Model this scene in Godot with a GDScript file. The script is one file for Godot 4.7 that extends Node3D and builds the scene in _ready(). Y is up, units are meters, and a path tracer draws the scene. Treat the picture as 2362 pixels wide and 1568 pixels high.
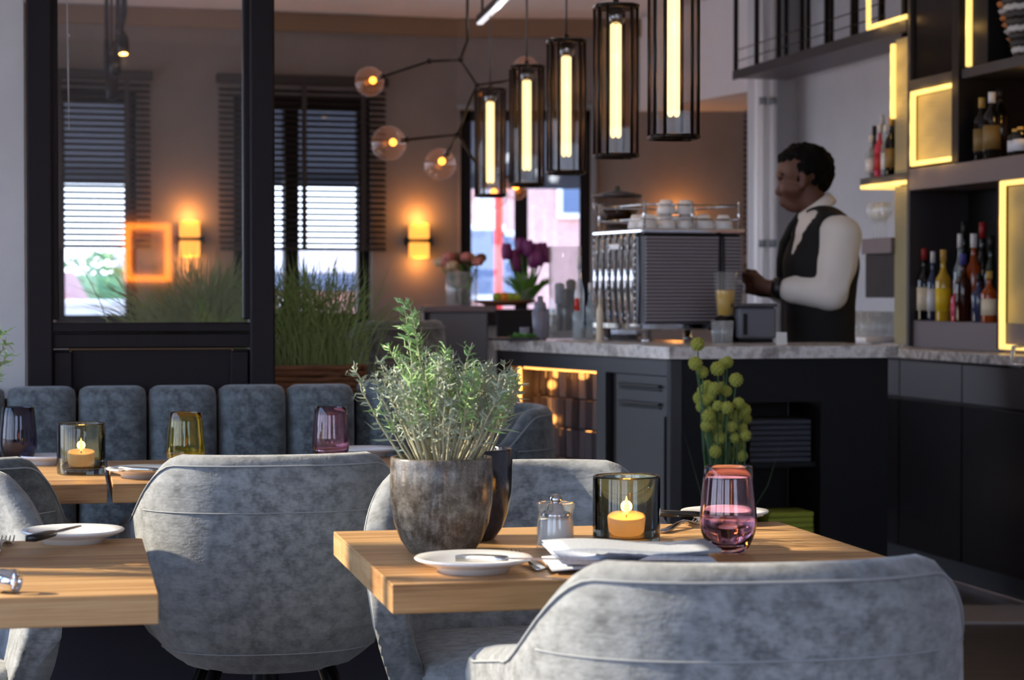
extends Node3D
# A restaurant seen from a seat among its tables. Metres, y up; depth away from the camera is -z.

const FOCAL := 5000.0        # focal length in pixels of the 2362 x 1568 frame
const EYE := 1.19            # height of the camera
const TILT := 0.0218         # how far the camera looks down
const ROOM_TURN := 11.5      # degrees by which the dining furniture stands turned to the camera
const TOP := 0.75            # height of the table tops

var M := {}
var taken := {}
var rng := RandomNumberGenerator.new()

# ---------------------------------------------------------------- all of it

func _ready() -> void:
	rng.seed = 1
	set_view()
	make_materials()
	build_room()
	build_outside()
	build_dining()
	build_bar()
	build_shelves()
	build_person()
	build_ceiling_lamps()
	build_plants()
	build_tableware()

# ---------------------------------------------------------------- places

func ray(u: float, v: float) -> Vector3:
	var a := (u - 1181.0) / FOCAL
	var b := -(v - 784.0) / FOCAL
	return Vector3(a, b * cos(TILT) - sin(TILT), -b * sin(TILT) - cos(TILT))

func at(u: float, v: float, depth: float) -> Vector3:
	var r := ray(u, v)
	return Vector3(0, EYE, 0) + r * (depth / -r.z)

func on(u: float, v: float, height: float) -> Vector3:
	var r := ray(u, v)
	return Vector3(0, EYE, 0) + r * ((height - EYE) / r.y)

func pt(x: float, depth: float, y := 0.0) -> Vector3:
	return Vector3(x, y, -depth)

# ---------------------------------------------------------------- objects

func numbered(called: String) -> String:
	if not taken.has(called):
		taken[called] = 0
		return called
	taken[called] += 1
	return "%s_%03d" % [called, taken[called]]

func tag(o: Node, label: String, category: String, group := "", kind := "") -> Node:
	if label: o.set_meta("label", label)
	if category: o.set_meta("category", category)
	if group: o.set_meta("group", group)
	if kind: o.set_meta("kind", kind)
	return o

func thing(called: String, label: String, category: String, where := Vector3.ZERO, turn := 0.0, group := "") -> Node3D:
	var o := Node3D.new()
	o.name = numbered(called)
	add_child(o)
	o.position = where
	o.rotation_degrees.y = turn
	tag(o, label, category, group)
	return o

func obj(called: String, what, material: Material, parent: Node = null) -> MeshInstance3D:
	var o := MeshInstance3D.new()
	if what is SurfaceTool:
		what.generate_normals()
		o.mesh = what.commit()
	else:
		o.mesh = what
	o.material_override = material
	if parent == null or parent == self:
		o.name = numbered(called)
		add_child(o)
	else:
		o.name = called
		parent.add_child(o, true)
	return o

func struct(called: String, what, material: Material, label := "", parent: Node = null) -> MeshInstance3D:
	var o := obj(called, what, material, parent)
	if parent == null:
		tag(o, label, "", "", "structure")
	return o

func room_part(called: String, label: String, where := Vector3.ZERO, turn := 0.0) -> Node3D:
	var o := Node3D.new()
	o.name = numbered(called)
	add_child(o)
	o.position = where
	o.rotation_degrees.y = turn
	tag(o, label, "", "", "structure")
	return o

func copy(o: Node3D, where: Vector3, turn: float, label := "", group := "") -> Node3D:
	var c: Node3D = o.duplicate()
	c.name = numbered(String(o.name).get_slice("_0", 0))
	add_child(c)
	c.position = where
	c.rotation_degrees.y = turn
	if label: c.set_meta("label", label)
	if group: c.set_meta("group", group)
	return c

func lamp(parent: Node, where: Vector3, color: Color, energy: float, size := 0.03) -> OmniLight3D:
	var l := OmniLight3D.new()
	l.name = "light"
	l.light_color = color
	l.light_energy = energy
	l.light_size = size
	l.omni_range = 25.0
	l.omni_attenuation = 2.0
	l.shadow_enabled = true
	parent.add_child(l, true)
	l.position = where
	return l

# ---------------------------------------------------------------- shapes

func tool(smooth := false) -> SurfaceTool:
	var s := SurfaceTool.new()
	s.begin(Mesh.PRIMITIVE_TRIANGLES)
	s.set_smooth_group(0 if smooth else -1)
	return s

func tri(s: SurfaceTool, a: Vector3, b: Vector3, c: Vector3) -> void:
	s.add_vertex(a)
	s.add_vertex(b)
	s.add_vertex(c)

func quad(s: SurfaceTool, a: Vector3, b: Vector3, c: Vector3, d: Vector3) -> void:
	tri(s, a, b, c)
	tri(s, a, c, d)

func face(s: SurfaceTool, p: Array, middle: Vector3) -> void:
	# one flat face of a convex body, turned outwards
	var c := Vector3.ZERO
	for q in p: c += q
	c /= p.size()
	var n: Vector3 = (p[1] - p[0]).cross(p[2] - p[0])
	var r := p.duplicate()
	if n.dot(c - middle) > 0: r.reverse()
	for i in range(1, r.size() - 1): tri(s, r[0], r[i], r[i + 1])

func box(s: SurfaceTool, c: Vector3, size: Vector3, bevel := 0.0, t := Transform3D()) -> void:
	var h := size / 2
	var m := t * c
	var b: float = min(bevel, min(h.x, min(h.y, h.z)) * 0.98)
	s.set_smooth_group(-1)
	if b <= 0.0:
		for ax in 3:
			for sg in [-1.0, 1.0]:
				var p := []
				for k in [[-1, -1], [1, -1], [1, 1], [-1, 1]]:
					var q := Vector3.ZERO
					q[ax] = sg * h[ax]
					q[(ax + 1) % 3] = k[0] * h[(ax + 1) % 3]
					q[(ax + 2) % 3] = k[1] * h[(ax + 2) % 3]
					p.append(t * (c + q))
				face(s, p, m)
		return
	var f := func(sx, sy, sz, ax):
		var q := Vector3(sx * (h.x - b), sy * (h.y - b), sz * (h.z - b))
		q[ax] = [sx * h.x, sy * h.y, sz * h.z][ax]
		return t * (c + q)
	var g := [-1.0, 1.0]
	for a in g:
		face(s, [f.call(a, -1, -1, 0), f.call(a, 1, -1, 0), f.call(a, 1, 1, 0), f.call(a, -1, 1, 0)], m)
		face(s, [f.call(-1, a, -1, 1), f.call(1, a, -1, 1), f.call(1, a, 1, 1), f.call(-1, a, 1, 1)], m)
		face(s, [f.call(-1, -1, a, 2), f.call(1, -1, a, 2), f.call(1, 1, a, 2), f.call(-1, 1, a, 2)], m)
		for e in g:
			face(s, [f.call(a, e, -1, 0), f.call(a, e, -1, 1), f.call(a, e, 1, 1), f.call(a, e, 1, 0)], m)
			face(s, [f.call(a, -1, e, 0), f.call(a, -1, e, 2), f.call(a, 1, e, 2), f.call(a, 1, e, 0)], m)
			face(s, [f.call(-1, a, e, 1), f.call(-1, a, e, 2), f.call(1, a, e, 2), f.call(1, a, e, 1)], m)
			for k in g: face(s, [f.call(a, e, k, 0), f.call(a, e, k, 1), f.call(a, e, k, 2)], m)

func boxed(c: Vector3, size: Vector3, bevel := 0.0, t := Transform3D()) -> SurfaceTool:
	var s := tool()
	box(s, c, size, bevel, t)
	return s

func lathe(s: SurfaceTool, prof: Array, n := 24, t := Transform3D()) -> void:
	# profile of Vector2(radius, height), going up on the outside
	for i in n:
		var a0 := TAU * i / n
		var a1 := TAU * (i + 1) / n
		for j in prof.size() - 1:
			var p: Vector2 = prof[j]
			var q: Vector2 = prof[j + 1]
			var a := t * Vector3(p.x * cos(a0), p.y, p.x * sin(a0))
			var b := t * Vector3(q.x * cos(a0), q.y, q.x * sin(a0))
			var c := t * Vector3(q.x * cos(a1), q.y, q.x * sin(a1))
			var d := t * Vector3(p.x * cos(a1), p.y, p.x * sin(a1))
			if p.x > 1e-6: tri(s, a, d, c if q.x > 1e-6 else b)
			if q.x > 1e-6: tri(s, a if p.x > 1e-6 else d, c, b)

func lathed(prof: Array, n := 24, t := Transform3D(), smooth := true) -> SurfaceTool:
	var s := tool(smooth)
	lathe(s, prof, n, t)
	return s

func ball(s: SurfaceTool, c: Vector3, r: Vector3, n := 12, m := 8, b := Basis()) -> void:
	var prof := []
	for j in m + 1:
		var a := PI * j / m - PI / 2
		prof.append(Vector2(cos(a) if j > 0 and j < m else 0.0, sin(a)))
	lathe(s, prof, n, Transform3D(b * Basis.from_scale(r), c))

func rod(s: SurfaceTool, a: Vector3, b: Vector3, r0: float, r1 := -1.0, n := 8) -> void:
	tube(s, [a, b], [r0, r0 if r1 < 0 else r1], n)

func tube(s: SurfaceTool, p: Array, r: Array, n := 8, capped := true) -> void:
	# a round bar along points, one radius for each
	var t: Vector3 = (p[1] - p[0]).normalized()
	var u := t.cross(Vector3.UP if abs(t.y) < 0.9 else Vector3.RIGHT).normalized()
	var rings := []
	for k in p.size():
		var d: Vector3 = (p[min(k + 1, p.size() - 1)] - p[max(k - 1, 0)]).normalized()
		u = (u - d * u.dot(d)).normalized()
		var w := d.cross(u)
		var ring := []
		for i in n:
			var a := TAU * i / n
			ring.append(p[k] + (u * cos(a) + w * sin(a)) * r[k])
		rings.append(ring)
	for k in p.size() - 1:
		for i in n:
			var j := (i + 1) % n
			quad(s, rings[k][i], rings[k + 1][i], rings[k + 1][j], rings[k][j])
	if capped:
		for i in range(1, n - 1):
			tri(s, rings[0][0], rings[0][i], rings[0][i + 1])
			var e: Array = rings[-1]
			tri(s, e[0], e[i + 1], e[i])

func grid(s: SurfaceTool, rows: Array, round_rows := false, ends := false) -> void:
	# a skin over rows of points; closed skins are turned outwards by their volume
	var f := []
	var n: int = rows[0].size()
	for k in rows.size() - 1:
		for i in (n if round_rows else n - 1):
			var j := (i + 1) % n
			f.append([rows[k][i], rows[k + 1][i], rows[k + 1][j]])
			f.append([rows[k][i], rows[k + 1][j], rows[k][j]])
	if ends:
		for e in 2:
			var r: Array = rows[0 if e == 0 else -1]
			var c := Vector3.ZERO
			for q in r: c += q
			c /= r.size()
			for i in n:
				var j := (i + 1) % n
				f.append([c, r[i], r[j]] if e == 0 else [c, r[j], r[i]])
	var o: Vector3 = rows[0][0]
	var vol := 0.0
	for q in f: vol += (q[0] - o).dot((q[1] - o).cross(q[2] - o))
	for q in f:
		if vol > 0: tri(s, q[0], q[2], q[1])
		else: tri(s, q[0], q[1], q[2])

func prism(s: SurfaceTool, p: Array, y0: float, y1: float) -> void:
	# an upright prism over a plan of Vector2(x, depth)
	s.set_smooth_group(-1)
	var q := PackedVector2Array(p)
	var ids := Geometry2D.triangulate_polygon(q)
	var sign := 0.0
	for i in p.size(): sign += p[i].cross(p[(i + 1) % p.size()])
	var a := func(i, y): return Vector3(p[i].x, y, -p[i].y)
	for k in range(0, ids.size(), 3):
		var i := ids[k]
		var j := ids[k + 1]
		var l := ids[k + 2]
		if (p[j] - p[i]).cross(p[l] - p[i]) < 0:
			var w := j
			j = l
			l = w
		tri(s, a.call(i, y1), a.call(l, y1), a.call(j, y1))
		tri(s, a.call(i, y0), a.call(j, y0), a.call(l, y0))
	for i in p.size():
		var j := (i + 1) % p.size()
		if sign > 0: quad(s, a.call(i, y0), a.call(i, y1), a.call(j, y1), a.call(j, y0))
		else: quad(s, a.call(j, y0), a.call(j, y1), a.call(i, y1), a.call(i, y0))

func blade(s: SurfaceTool, p: Array, w: float, side: Vector3) -> void:
	# a thin leaf of three edges along points, ending in a tip
	var n := p.size()
	var rings := []
	for k in n - 1:
		var d: Vector3 = (p[k + 1] - p[k]).normalized()
		var a := (side - d * side.dot(d)).normalized()
		var b := d.cross(a)
		var r: float = w * (1.0 if k > 0 else 0.7) * (1.0 - 0.35 * k / float(n))
		rings.append([p[k] - a * r, p[k] + a * r, p[k] + b * r * 0.45])
	for k in n - 2:
		for i in 3:
			var j := (i + 1) % 3
			quad(s, rings[k][i], rings[k + 1][i], rings[k + 1][j], rings[k][j])
	for i in 3: tri(s, rings[-1][i], p[-1], rings[-1][(i + 1) % 3])

func walled(a: Vector2, b: Vector2, y0: float, y1: float, thick: float, holes: Array) -> SurfaceTool:
	# a wall from a to b in plan (x, depth), with holes [from, to, low, high] along it; its front is on the left going from a to b
	var s := tool()
	var along := (b - a).normalized()
	var t := Transform3D(Basis(Vector3(along.x, 0, -along.y), Vector3.UP, Vector3(along.y, 0, along.x)), Vector3(a.x, 0, -a.y))
	var l := (b - a).length()
	var cut := holes.duplicate()
	cut.sort_custom(func(p, q): return p[0] < q[0])
	var x := 0.0
	for h in cut + [[l, l, y0, y1]]:
		if h[0] > x: box(s, Vector3((x + h[0]) / 2, (y0 + y1) / 2, -thick / 2), Vector3(h[0] - x, y1 - y0, thick), 0, t)
		if h[1] > h[0]:
			if h[2] > y0: box(s, Vector3((h[1] + h[0]) / 2, (y0 + h[2]) / 2, -thick / 2), Vector3(h[1] - h[0], h[2] - y0, thick), 0, t)
			if h[3] < y1: box(s, Vector3((h[1] + h[0]) / 2, (y1 + h[3]) / 2, -thick / 2), Vector3(h[1] - h[0], y1 - h[3], thick), 0, t)
		x = h[1]
	return s

# ---------------------------------------------------------------- surfaces

const S := 512

func layer(sd: int, freq: float, w: int, h: int, oct := 3, kind := FastNoiseLite.TYPE_SIMPLEX_SMOOTH) -> PackedByteArray:
	var n := FastNoiseLite.new()
	n.seed = sd
	n.noise_type = kind
	n.frequency = freq
	n.fractal_octaves = oct
	var im := n.get_seamless_image(w, h)
	im.convert(Image.FORMAT_L8)
	im.resize(S, S, Image.INTERPOLATE_CUBIC)
	return im.get_data()

func blend(layers: Array, shares: Array) -> PackedByteArray:
	var out := PackedByteArray()
	out.resize(S * S)
	for i in S * S:
		var v := 0.0
		for k in layers.size(): v += layers[k][i] * shares[k]
		out[i] = clampi(int(v), 0, 255)
	return out

func picture(grey: PackedByteArray, stops: Array) -> ImageTexture:
	# grey values turned to colours by stops [value, colour]
	var g := Gradient.new()
	g.offsets = PackedFloat32Array(stops.map(func(x): return x[0]))
	g.colors = PackedColorArray(stops.map(func(x): return x[1]))
	var lut := []
	for k in 256: lut.append(g.sample(k / 255.0))
	var b := PackedByteArray()
	b.resize(S * S * 3)
	for i in S * S:
		var c: Color = lut[grey[i]]
		b[i * 3] = c.r8
		b[i * 3 + 1] = c.g8
		b[i * 3 + 2] = c.b8
	return ImageTexture.create_from_image(Image.create_from_data(S, S, false, Image.FORMAT_RGB8, b))

func relief(grey: PackedByteArray) -> ImageTexture:
	return ImageTexture.create_from_image(Image.create_from_data(S, S, false, Image.FORMAT_L8, grey))

func rgb(r: int, g: int, b: int) -> Color:
	return Color8(r, g, b)

func mat(called: String, c: Color, rough := 0.6, metal := 0.0, spec := 0.5) -> StandardMaterial3D:
	var m := StandardMaterial3D.new()
	m.resource_name = called
	m.albedo_color = c
	m.roughness = rough
	m.metallic = metal
	m.metallic_specular = spec
	M[called] = m
	return m

func textured(called: String, t: Texture2D, scale: Vector3, rough := 0.6, bump: Texture2D = null, depth := 0.0, tint := Color.WHITE, offset := Vector3.ZERO) -> StandardMaterial3D:
	var m := mat(called, tint, rough)
	m.albedo_texture = t
	m.uv1_triplanar = true
	m.uv1_scale = scale
	m.uv1_offset = offset
	if bump:
		m.heightmap_enabled = true
		m.heightmap_texture = bump
		m.heightmap_scale = depth
	return m

func glow(called: String, c: Color, energy: float) -> StandardMaterial3D:
	var m := mat(called, c, 0.5)
	m.emission_enabled = true
	m.emission = c
	m.emission_energy_multiplier = energy
	return m

func glass(called: String, c: Color, index := 0.05, rough := 0.0) -> StandardMaterial3D:
	var m := mat(called, c, rough)
	m.albedo_color.a = 0.0
	m.transparency = BaseMaterial3D.TRANSPARENCY_ALPHA
	m.refraction_enabled = true
	m.refraction_scale = index
	return m

func pane(called: String, c: Color, alpha: float) -> StandardMaterial3D:
	var m := mat(called, c, 0.02)
	m.albedo_color.a = alpha
	m.transparency = BaseMaterial3D.TRANSPARENCY_ALPHA
	m.metallic_specular = 0.5
	return m

# ---------------------------------------------------------------- camera, sky, sun

func set_view() -> void:
	var cam := Camera3D.new()
	cam.name = "camera"
	cam.position = Vector3(0, EYE, 0)
	cam.rotation.x = -TILT
	cam.fov = rad_to_deg(2.0 * atan(784.0 / FOCAL))
	cam.near = 0.05
	cam.far = 200.0
	var lens := CameraAttributesPhysical.new()
	lens.frustum_focal_length = 76.5
	lens.frustum_focus_distance = 4.45
	lens.exposure_aperture = 6.2
	cam.attributes = lens
	add_child(cam)
	cam.current = true

	var sky := ProceduralSkyMaterial.new()
	sky.sky_top_color = Color(0.60, 0.74, 0.95)
	sky.sky_horizon_color = Color(0.88, 0.93, 1.0)
	sky.ground_bottom_color = Color(0.42, 0.41, 0.40)
	sky.ground_horizon_color = Color(0.62, 0.62, 0.62)
	sky.energy_multiplier = 4.2
	var e := Environment.new()
	e.background_mode = Environment.BG_SKY
	e.sky = Sky.new()
	e.sky.sky_material = sky
	e.tonemap_mode = Environment.TONE_MAPPER_LINEAR
	e.tonemap_exposure = 1.45
	e.sdfgi_enabled = true
	e.ssao_enabled = true
	e.ssil_enabled = true
	var w := WorldEnvironment.new()
	w.name = "surroundings"
	w.environment = e
	add_child(w)

	var sun := DirectionalLight3D.new()
	sun.name = "sun"
	sun.light_color = Color(1.0, 0.93, 0.80)
	sun.light_energy = 2.5
	sun.light_angular_distance = 0.9
	sun.sky_mode = DirectionalLight3D.SKY_MODE_LIGHT_ONLY
	sun.shadow_enabled = true
	add_child(sun)
	sun.look_at_from_position(Vector3.ZERO, Vector3(0.85, -0.47, 0.1))

# ---------------------------------------------------------------- materials

func make_materials() -> void:
	var fine := layer(3, 0.05, 512, 512, 3)
	var soft := layer(4, 0.016, 512, 512, 5)
	var cloud := layer(5, 0.006, 512, 512, 5)
	var weave := layer(6, 0.09, 200, 512, 2)
	var grain := layer(7, 0.02, 36, 512, 4)
	var pores := layer(8, 0.12, 60, 512, 2)
	var speck := layer(9, 0.2, 512, 512, 1, FastNoiseLite.TYPE_VALUE)
	var vein := layer(10, 0.01, 512, 512, 5, FastNoiseLite.TYPE_PERLIN)

	# velvet: crushed pile in cloudy patches over a cross weave
	var velvet := blend([soft, fine, weave, cloud], [0.58, 0.22, 0.20, 0.06])
	var weave_h := blend([weave, speck], [0.6, 0.4])
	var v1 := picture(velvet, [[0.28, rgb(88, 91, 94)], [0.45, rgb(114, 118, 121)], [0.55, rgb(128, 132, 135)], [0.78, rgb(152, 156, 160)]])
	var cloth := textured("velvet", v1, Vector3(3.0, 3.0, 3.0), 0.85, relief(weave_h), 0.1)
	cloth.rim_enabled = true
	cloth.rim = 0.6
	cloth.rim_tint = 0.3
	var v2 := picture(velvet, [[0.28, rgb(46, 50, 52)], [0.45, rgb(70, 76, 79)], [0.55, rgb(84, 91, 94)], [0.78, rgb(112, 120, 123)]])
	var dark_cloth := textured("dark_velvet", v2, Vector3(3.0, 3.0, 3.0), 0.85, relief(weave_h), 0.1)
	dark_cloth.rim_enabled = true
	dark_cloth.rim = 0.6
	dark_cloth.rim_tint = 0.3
	mat("seam", rgb(150, 154, 158), 0.9)
	mat("sofa_base", rgb(52, 48, 56), 0.9)

	# oak boards
	var oak := blend([grain, pores, soft], [0.62, 0.25, 0.18])
	var tones := [[rgb(134, 95, 58), rgb(174, 131, 84), rgb(202, 162, 114)], [rgb(142, 104, 66), rgb(186, 144, 96), rgb(210, 172, 124)], [rgb(122, 85, 52), rgb(162, 119, 76), rgb(192, 150, 102)], [rgb(148, 108, 66), rgb(192, 149, 99), rgb(218, 180, 131)]]
	for k in 4:
		var t := picture(oak, [[0.15, tones[k][0]], [0.5, tones[k][1]], [0.9, tones[k][2]]])
		textured("oak_%d" % k, t, Vector3(0.9, 3.5, 3.5), 0.42, relief(blend([pores, grain], [0.7, 0.3])), 0.03, Color.WHITE, Vector3(0.13 * k, 0.31 * k, 0.57 * k))
	var dark_wood := picture(oak, [[0.15, rgb(52, 44, 40)], [0.5, rgb(72, 62, 56)], [0.9, rgb(94, 82, 74)]])
	textured("floor_wood", dark_wood, Vector3(0.5, 2.0, 2.0), 0.35)
	textured("tray_wood", picture(oak, [[0.1, rgb(96, 62, 40)], [0.9, rgb(160, 112, 76)]]), Vector3(2, 6, 6), 0.5)

	# painted walls and dark joinery
	var plaster := blend([cloud, fine], [0.75, 0.25])
	textured("wall_taupe", picture(plaster, [[0.2, rgb(136, 126, 120)], [0.8, rgb(148, 138, 132)]]), Vector3(0.4, 0.4, 0.4), 0.85)
	textured("wall_pale", picture(plaster, [[0.2, rgb(186, 183, 180)], [0.8, rgb(198, 195, 192)]]), Vector3(0.5, 0.5, 0.5), 0.85)
	textured("wall_white", picture(plaster, [[0.2, rgb(196, 199, 205)], [0.8, rgb(206, 209, 215)]]), Vector3(0.5, 0.5, 0.5), 0.8)
	textured("ceiling_white", picture(plaster, [[0.2, rgb(234, 235, 237)], [0.8, rgb(242, 243, 245)]]), Vector3(0.4, 0.4, 0.4), 0.9)
	mat("crown_brown", rgb(150, 122, 98), 0.8)
	mat("frame_dark", rgb(27, 22, 25), 0.5, 0.0, 0.3)
	mat("frame_edge", rgb(112, 88, 66), 0.4, 0.5)
	mat("joinery", rgb(50, 49, 53), 0.5)
	mat("joinery_black", rgb(15, 14, 16), 0.5, 0.0, 0.35)
	mat("gloss_black", rgb(8, 8, 10), 0.2, 0.0, 0.35)
	mat("black_metal", rgb(26, 25, 27), 0.4, 0.6)
	mat("bronze_dark", rgb(38, 30, 25), 0.35, 0.6)
	mat("white_paint", rgb(240, 242, 246), 0.4)
	mat("grey_jamb", rgb(140, 148, 154), 0.6)
	mat("blind_slat", rgb(50, 44, 42), 0.55)
	mat("blind_tape", rgb(62, 55, 54), 0.8)
	mat("glint", rgb(210, 214, 222), 0.5)  # pale tone imitating a reflection along the partition glass edge

	# stone
	var stone := blend([vein, cloud, fine], [0.7, 0.25, 0.12])
	var marble := textured("marble", picture(stone, [[0.2, rgb(112, 104, 100)], [0.42, rgb(176, 168, 162)], [0.55, rgb(224, 219, 214)], [0.75, rgb(172, 162, 154)]]), Vector3(2.2, 2.2, 2.2), 0.22)
	marble.metallic_specular = 0.5
	# glazed clay of the plant pots
	var clay := blend([soft, layer(21, 0.05, 512, 90, 3), speck], [0.5, 0.3, 0.25])
	textured("pot_glaze", picture(clay, [[0.2, rgb(38, 32, 27)], [0.42, rgb(70, 63, 55)], [0.58, rgb(102, 96, 88)], [0.8, rgb(140, 135, 128)]]), Vector3(4, 4, 4), 0.24)
	textured("pot_blue", picture(clay, [[0.15, rgb(22, 23, 30)], [0.85, rgb(58, 60, 74)]]), Vector3(4, 4, 4), 0.18)
	mat("soil", rgb(40, 30, 24), 0.95)
	textured("wicker", picture(blend([fine, grain], [0.5, 0.5]), [[0.2, rgb(72, 44, 26)], [0.8, rgb(142, 92, 56)]]), Vector3(6, 6, 6), 0.7)
	for k in 4: mat("tile_%d" % k, [rgb(66, 62, 66), rgb(88, 84, 88), rgb(52, 49, 53), rgb(104, 98, 98)][k], 0.12)

	# leaves
	for a in [["rosemary_leaf", rgb(154, 167, 148)], ["rosemary_young", rgb(148, 184, 118)], ["rosemary_stem", rgb(172, 168, 140)], ["grass_blade", rgb(126, 144, 80)], ["leaf_green", rgb(92, 146, 58)], ["flower_stem", rgb(64, 96, 54)], ["hedge_leaf", rgb(96, 146, 92)]]:
		var m := mat(a[0], a[1], 0.6)
		m.backlight_enabled = true
		m.backlight = Color(a[1].r * 0.5, a[1].g * 0.5, a[1].b * 0.4)
	mat("yellow_bloom", rgb(152, 154, 66), 0.9)
	mat("tulip_purple", rgb(112, 34, 104), 0.5)
	mat("rose_pink", rgb(186, 120, 112), 0.7)
	mat("rose_cream", rgb(190, 168, 138), 0.7)
	mat("rose_brown", rgb(118, 84, 66), 0.7)
	mat("lime_skin", rgb(142, 168, 44), 0.4)
	mat("orange_skin", rgb(222, 138, 36), 0.45)

	# china, steel, cloth of the tables
	mat("china", rgb(236, 237, 238), 0.12)
	mat("steel", rgb(196, 196, 198), 0.2, 1.0)
	mat("chrome", rgb(214, 216, 220), 0.08, 1.0)
	mat("steel_dark", rgb(92, 90, 92), 0.35, 0.9)
	mat("knife_handle", rgb(28, 28, 30), 0.3)
	textured("napkin", picture(blend([fine, weave], [0.5, 0.5]), [[0.2, rgb(164, 171, 184)], [0.8, rgb(190, 197, 208)]]), Vector3(5, 5, 5), 0.9)
	glass("glass_clear", Color(0.97, 0.98, 0.98))
	glass("glass_smoke", Color(0.66, 0.73, 0.72))
	glass("glass_pink", Color(0.93, 0.77, 0.83))
	glass("glass_olive", Color(0.88, 0.84, 0.46))
	glass("glass_violet", Color(0.52, 0.50, 0.60))
	glass("water", Color(0.96, 0.98, 0.99), 0.033)
	pane("window_glass", Color(0.9, 0.95, 0.95), 0.02)
	pane("partition_glass", Color(0.5, 0.5, 0.5), 0.03)
	pane("smoked_pane", Color(0.20, 0.14, 0.09), 0.20)
	M.smoked_pane.metallic_specular = 0.28
	pane("globe_glass", Color(0.6, 0.5, 0.4), 0.07)
	pane("thin_glass", Color(0.85, 0.9, 0.92), 0.10)
	var wax := mat("wax", rgb(250, 236, 214), 0.5)
	wax.backlight_enabled = true
	wax.backlight = Color(1.0, 0.96, 0.9)
	mat("salt", rgb(226, 224, 218), 0.9)
	mat("wick", rgb(30, 24, 20), 0.9)

	# what gives light
	glow("flame", Color(1.0, 0.72, 0.32), 6.0)
	glow("tube_glow", Color(1.0, 0.88, 0.60), 2.0)
	glow("led_glow", Color(1.0, 0.83, 0.47), 0.95)
	glow("led_amber", Color(1.0, 0.52, 0.16), 15.0)
	glow("led_warm", Color(1.0, 0.72, 0.38), 1.5)
	glow("sconce_glow", Color(1.0, 0.66, 0.28), 0.95)
	glow("bulb_glow", Color(1.0, 0.56, 0.18), 5.0)
	glow("spot_glow", Color(1.0, 0.78, 0.46), 1.6)
	glow("rail_glow", Color(0.95, 0.97, 1.0), 0.55)

	# bar and shelf
	mat("shelf_mauve", rgb(104, 94, 98), 0.45)
	mat("shelf_copper", rgb(150, 92, 64), 0.35, 0.4)
	var reed := mat("reeded_brass", rgb(172, 164, 126), 0.4, 0.4)
	reed.metallic_specular = 0.6
	mat("machine_back", rgb(150, 146, 154), 0.5, 0.3)
	mat("register_grey", rgb(96, 98, 108), 0.4)
	mat("paper_white", rgb(224, 224, 222), 0.8)
	mat("menu_dark", rgb(46, 47, 56), 0.5)
	mat("menu_yellow", rgb(150, 158, 50), 0.7)
	mat("red_plastic", rgb(206, 52, 38), 0.4)
	mat("grey_plastic", rgb(128, 130, 146), 0.4)
	mat("juice", rgb(196, 156, 24), 0.3)
	for a in [["bottle_black", rgb(16, 16, 16)], ["bottle_green", rgb(22, 34, 26)], ["bottle_brown", rgb(54, 22, 12)], ["bottle_amber", rgb(150, 64, 16)], ["bottle_red", rgb(120, 20, 22)], ["bottle_rose", rgb(198, 62, 88)], ["bottle_gold", rgb(188, 156, 40)], ["bottle_blue", rgb(48, 56, 88)]]:
		mat(a[0], a[1], 0.06)
	for a in [["label_cream", rgb(222, 214, 190)], ["label_white", rgb(216, 220, 228)], ["label_yellow", rgb(226, 196, 30)], ["label_gold", rgb(134, 110, 62)], ["label_red", rgb(176, 44, 48)], ["label_pink", rgb(222, 84, 120)], ["cap_red", rgb(150, 30, 34)], ["cap_gold", rgb(196, 160, 80)], ["cap_blue", rgb(60, 66, 150)], ["cap_black", rgb(20, 20, 22)], ["cap_white", rgb(220, 222, 226)]]:
		mat(a[0], a[1], 0.5)
	pane("bottle_pale", Color(0.72, 0.80, 0.83), 0.34)
	mat("basket_orange", rgb(232, 150, 88), 0.6)
	mat("basket_silver", rgb(214, 212, 208), 0.5)
	mat("basket_black", rgb(70, 66, 64), 0.6)

	# the person
	var skin := mat("skin", rgb(92, 58, 45), 0.55)
	skin.subsurf_scatter_enabled = true
	skin.subsurf_scatter_strength = 0.1
	mat("hair", rgb(9, 8, 8), 0.8, 0.0, 0.25)
	mat("shirt", rgb(222, 218, 212), 0.85)
	mat("vest", rgb(11, 11, 15), 0.85)
	mat("trousers", rgb(16, 16, 19), 0.85)
	mat("eye_white", rgb(104, 92, 86), 0.6)

	# out of doors
	var brick := Image.create(256, 256, false, Image.FORMAT_RGB8)
	brick.fill(rgb(226, 206, 200))
	var r := RandomNumberGenerator.new()
	r.seed = 5
	for row in 16:
		for col in range(-1, 8):
			var x := col * 32 + (16 if row % 2 else 0)
			var k := r.randf_range(-12, 12)
			brick.fill_rect(Rect2i(x + 1, row * 16 + 1, 30, 13).intersection(Rect2i(0, 0, 256, 256)), rgb(int(206 + k), int(150 + k), int(140 + k)))
	textured("far_brick", ImageTexture.create_from_image(brick), Vector3(2.4, 2.4, 2.4), 0.9)
	mat("far_white", rgb(236, 236, 236), 0.7)
	mat("far_glass", rgb(96, 112, 138), 0.15)
	mat("far_roof", rgb(92, 90, 96), 0.8)
	mat("paving", rgb(178, 168, 164), 0.9)
	mat("awning_cloth", rgb(92, 104, 122), 0.9)
	mat("pole_red", rgb(206, 40, 36), 0.5)
	mat("car_red", rgb(150, 40, 38), 0.3)

# ---------------------------------------------------------------- the room

const CEILING := 3.12
var corner := Vector2(-0.383, 15.33)      # where the two back walls meet (x, depth)
var left_end := Vector2(-4.25, 14.147)    # the back wall turns by 17 degrees from there

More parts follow.
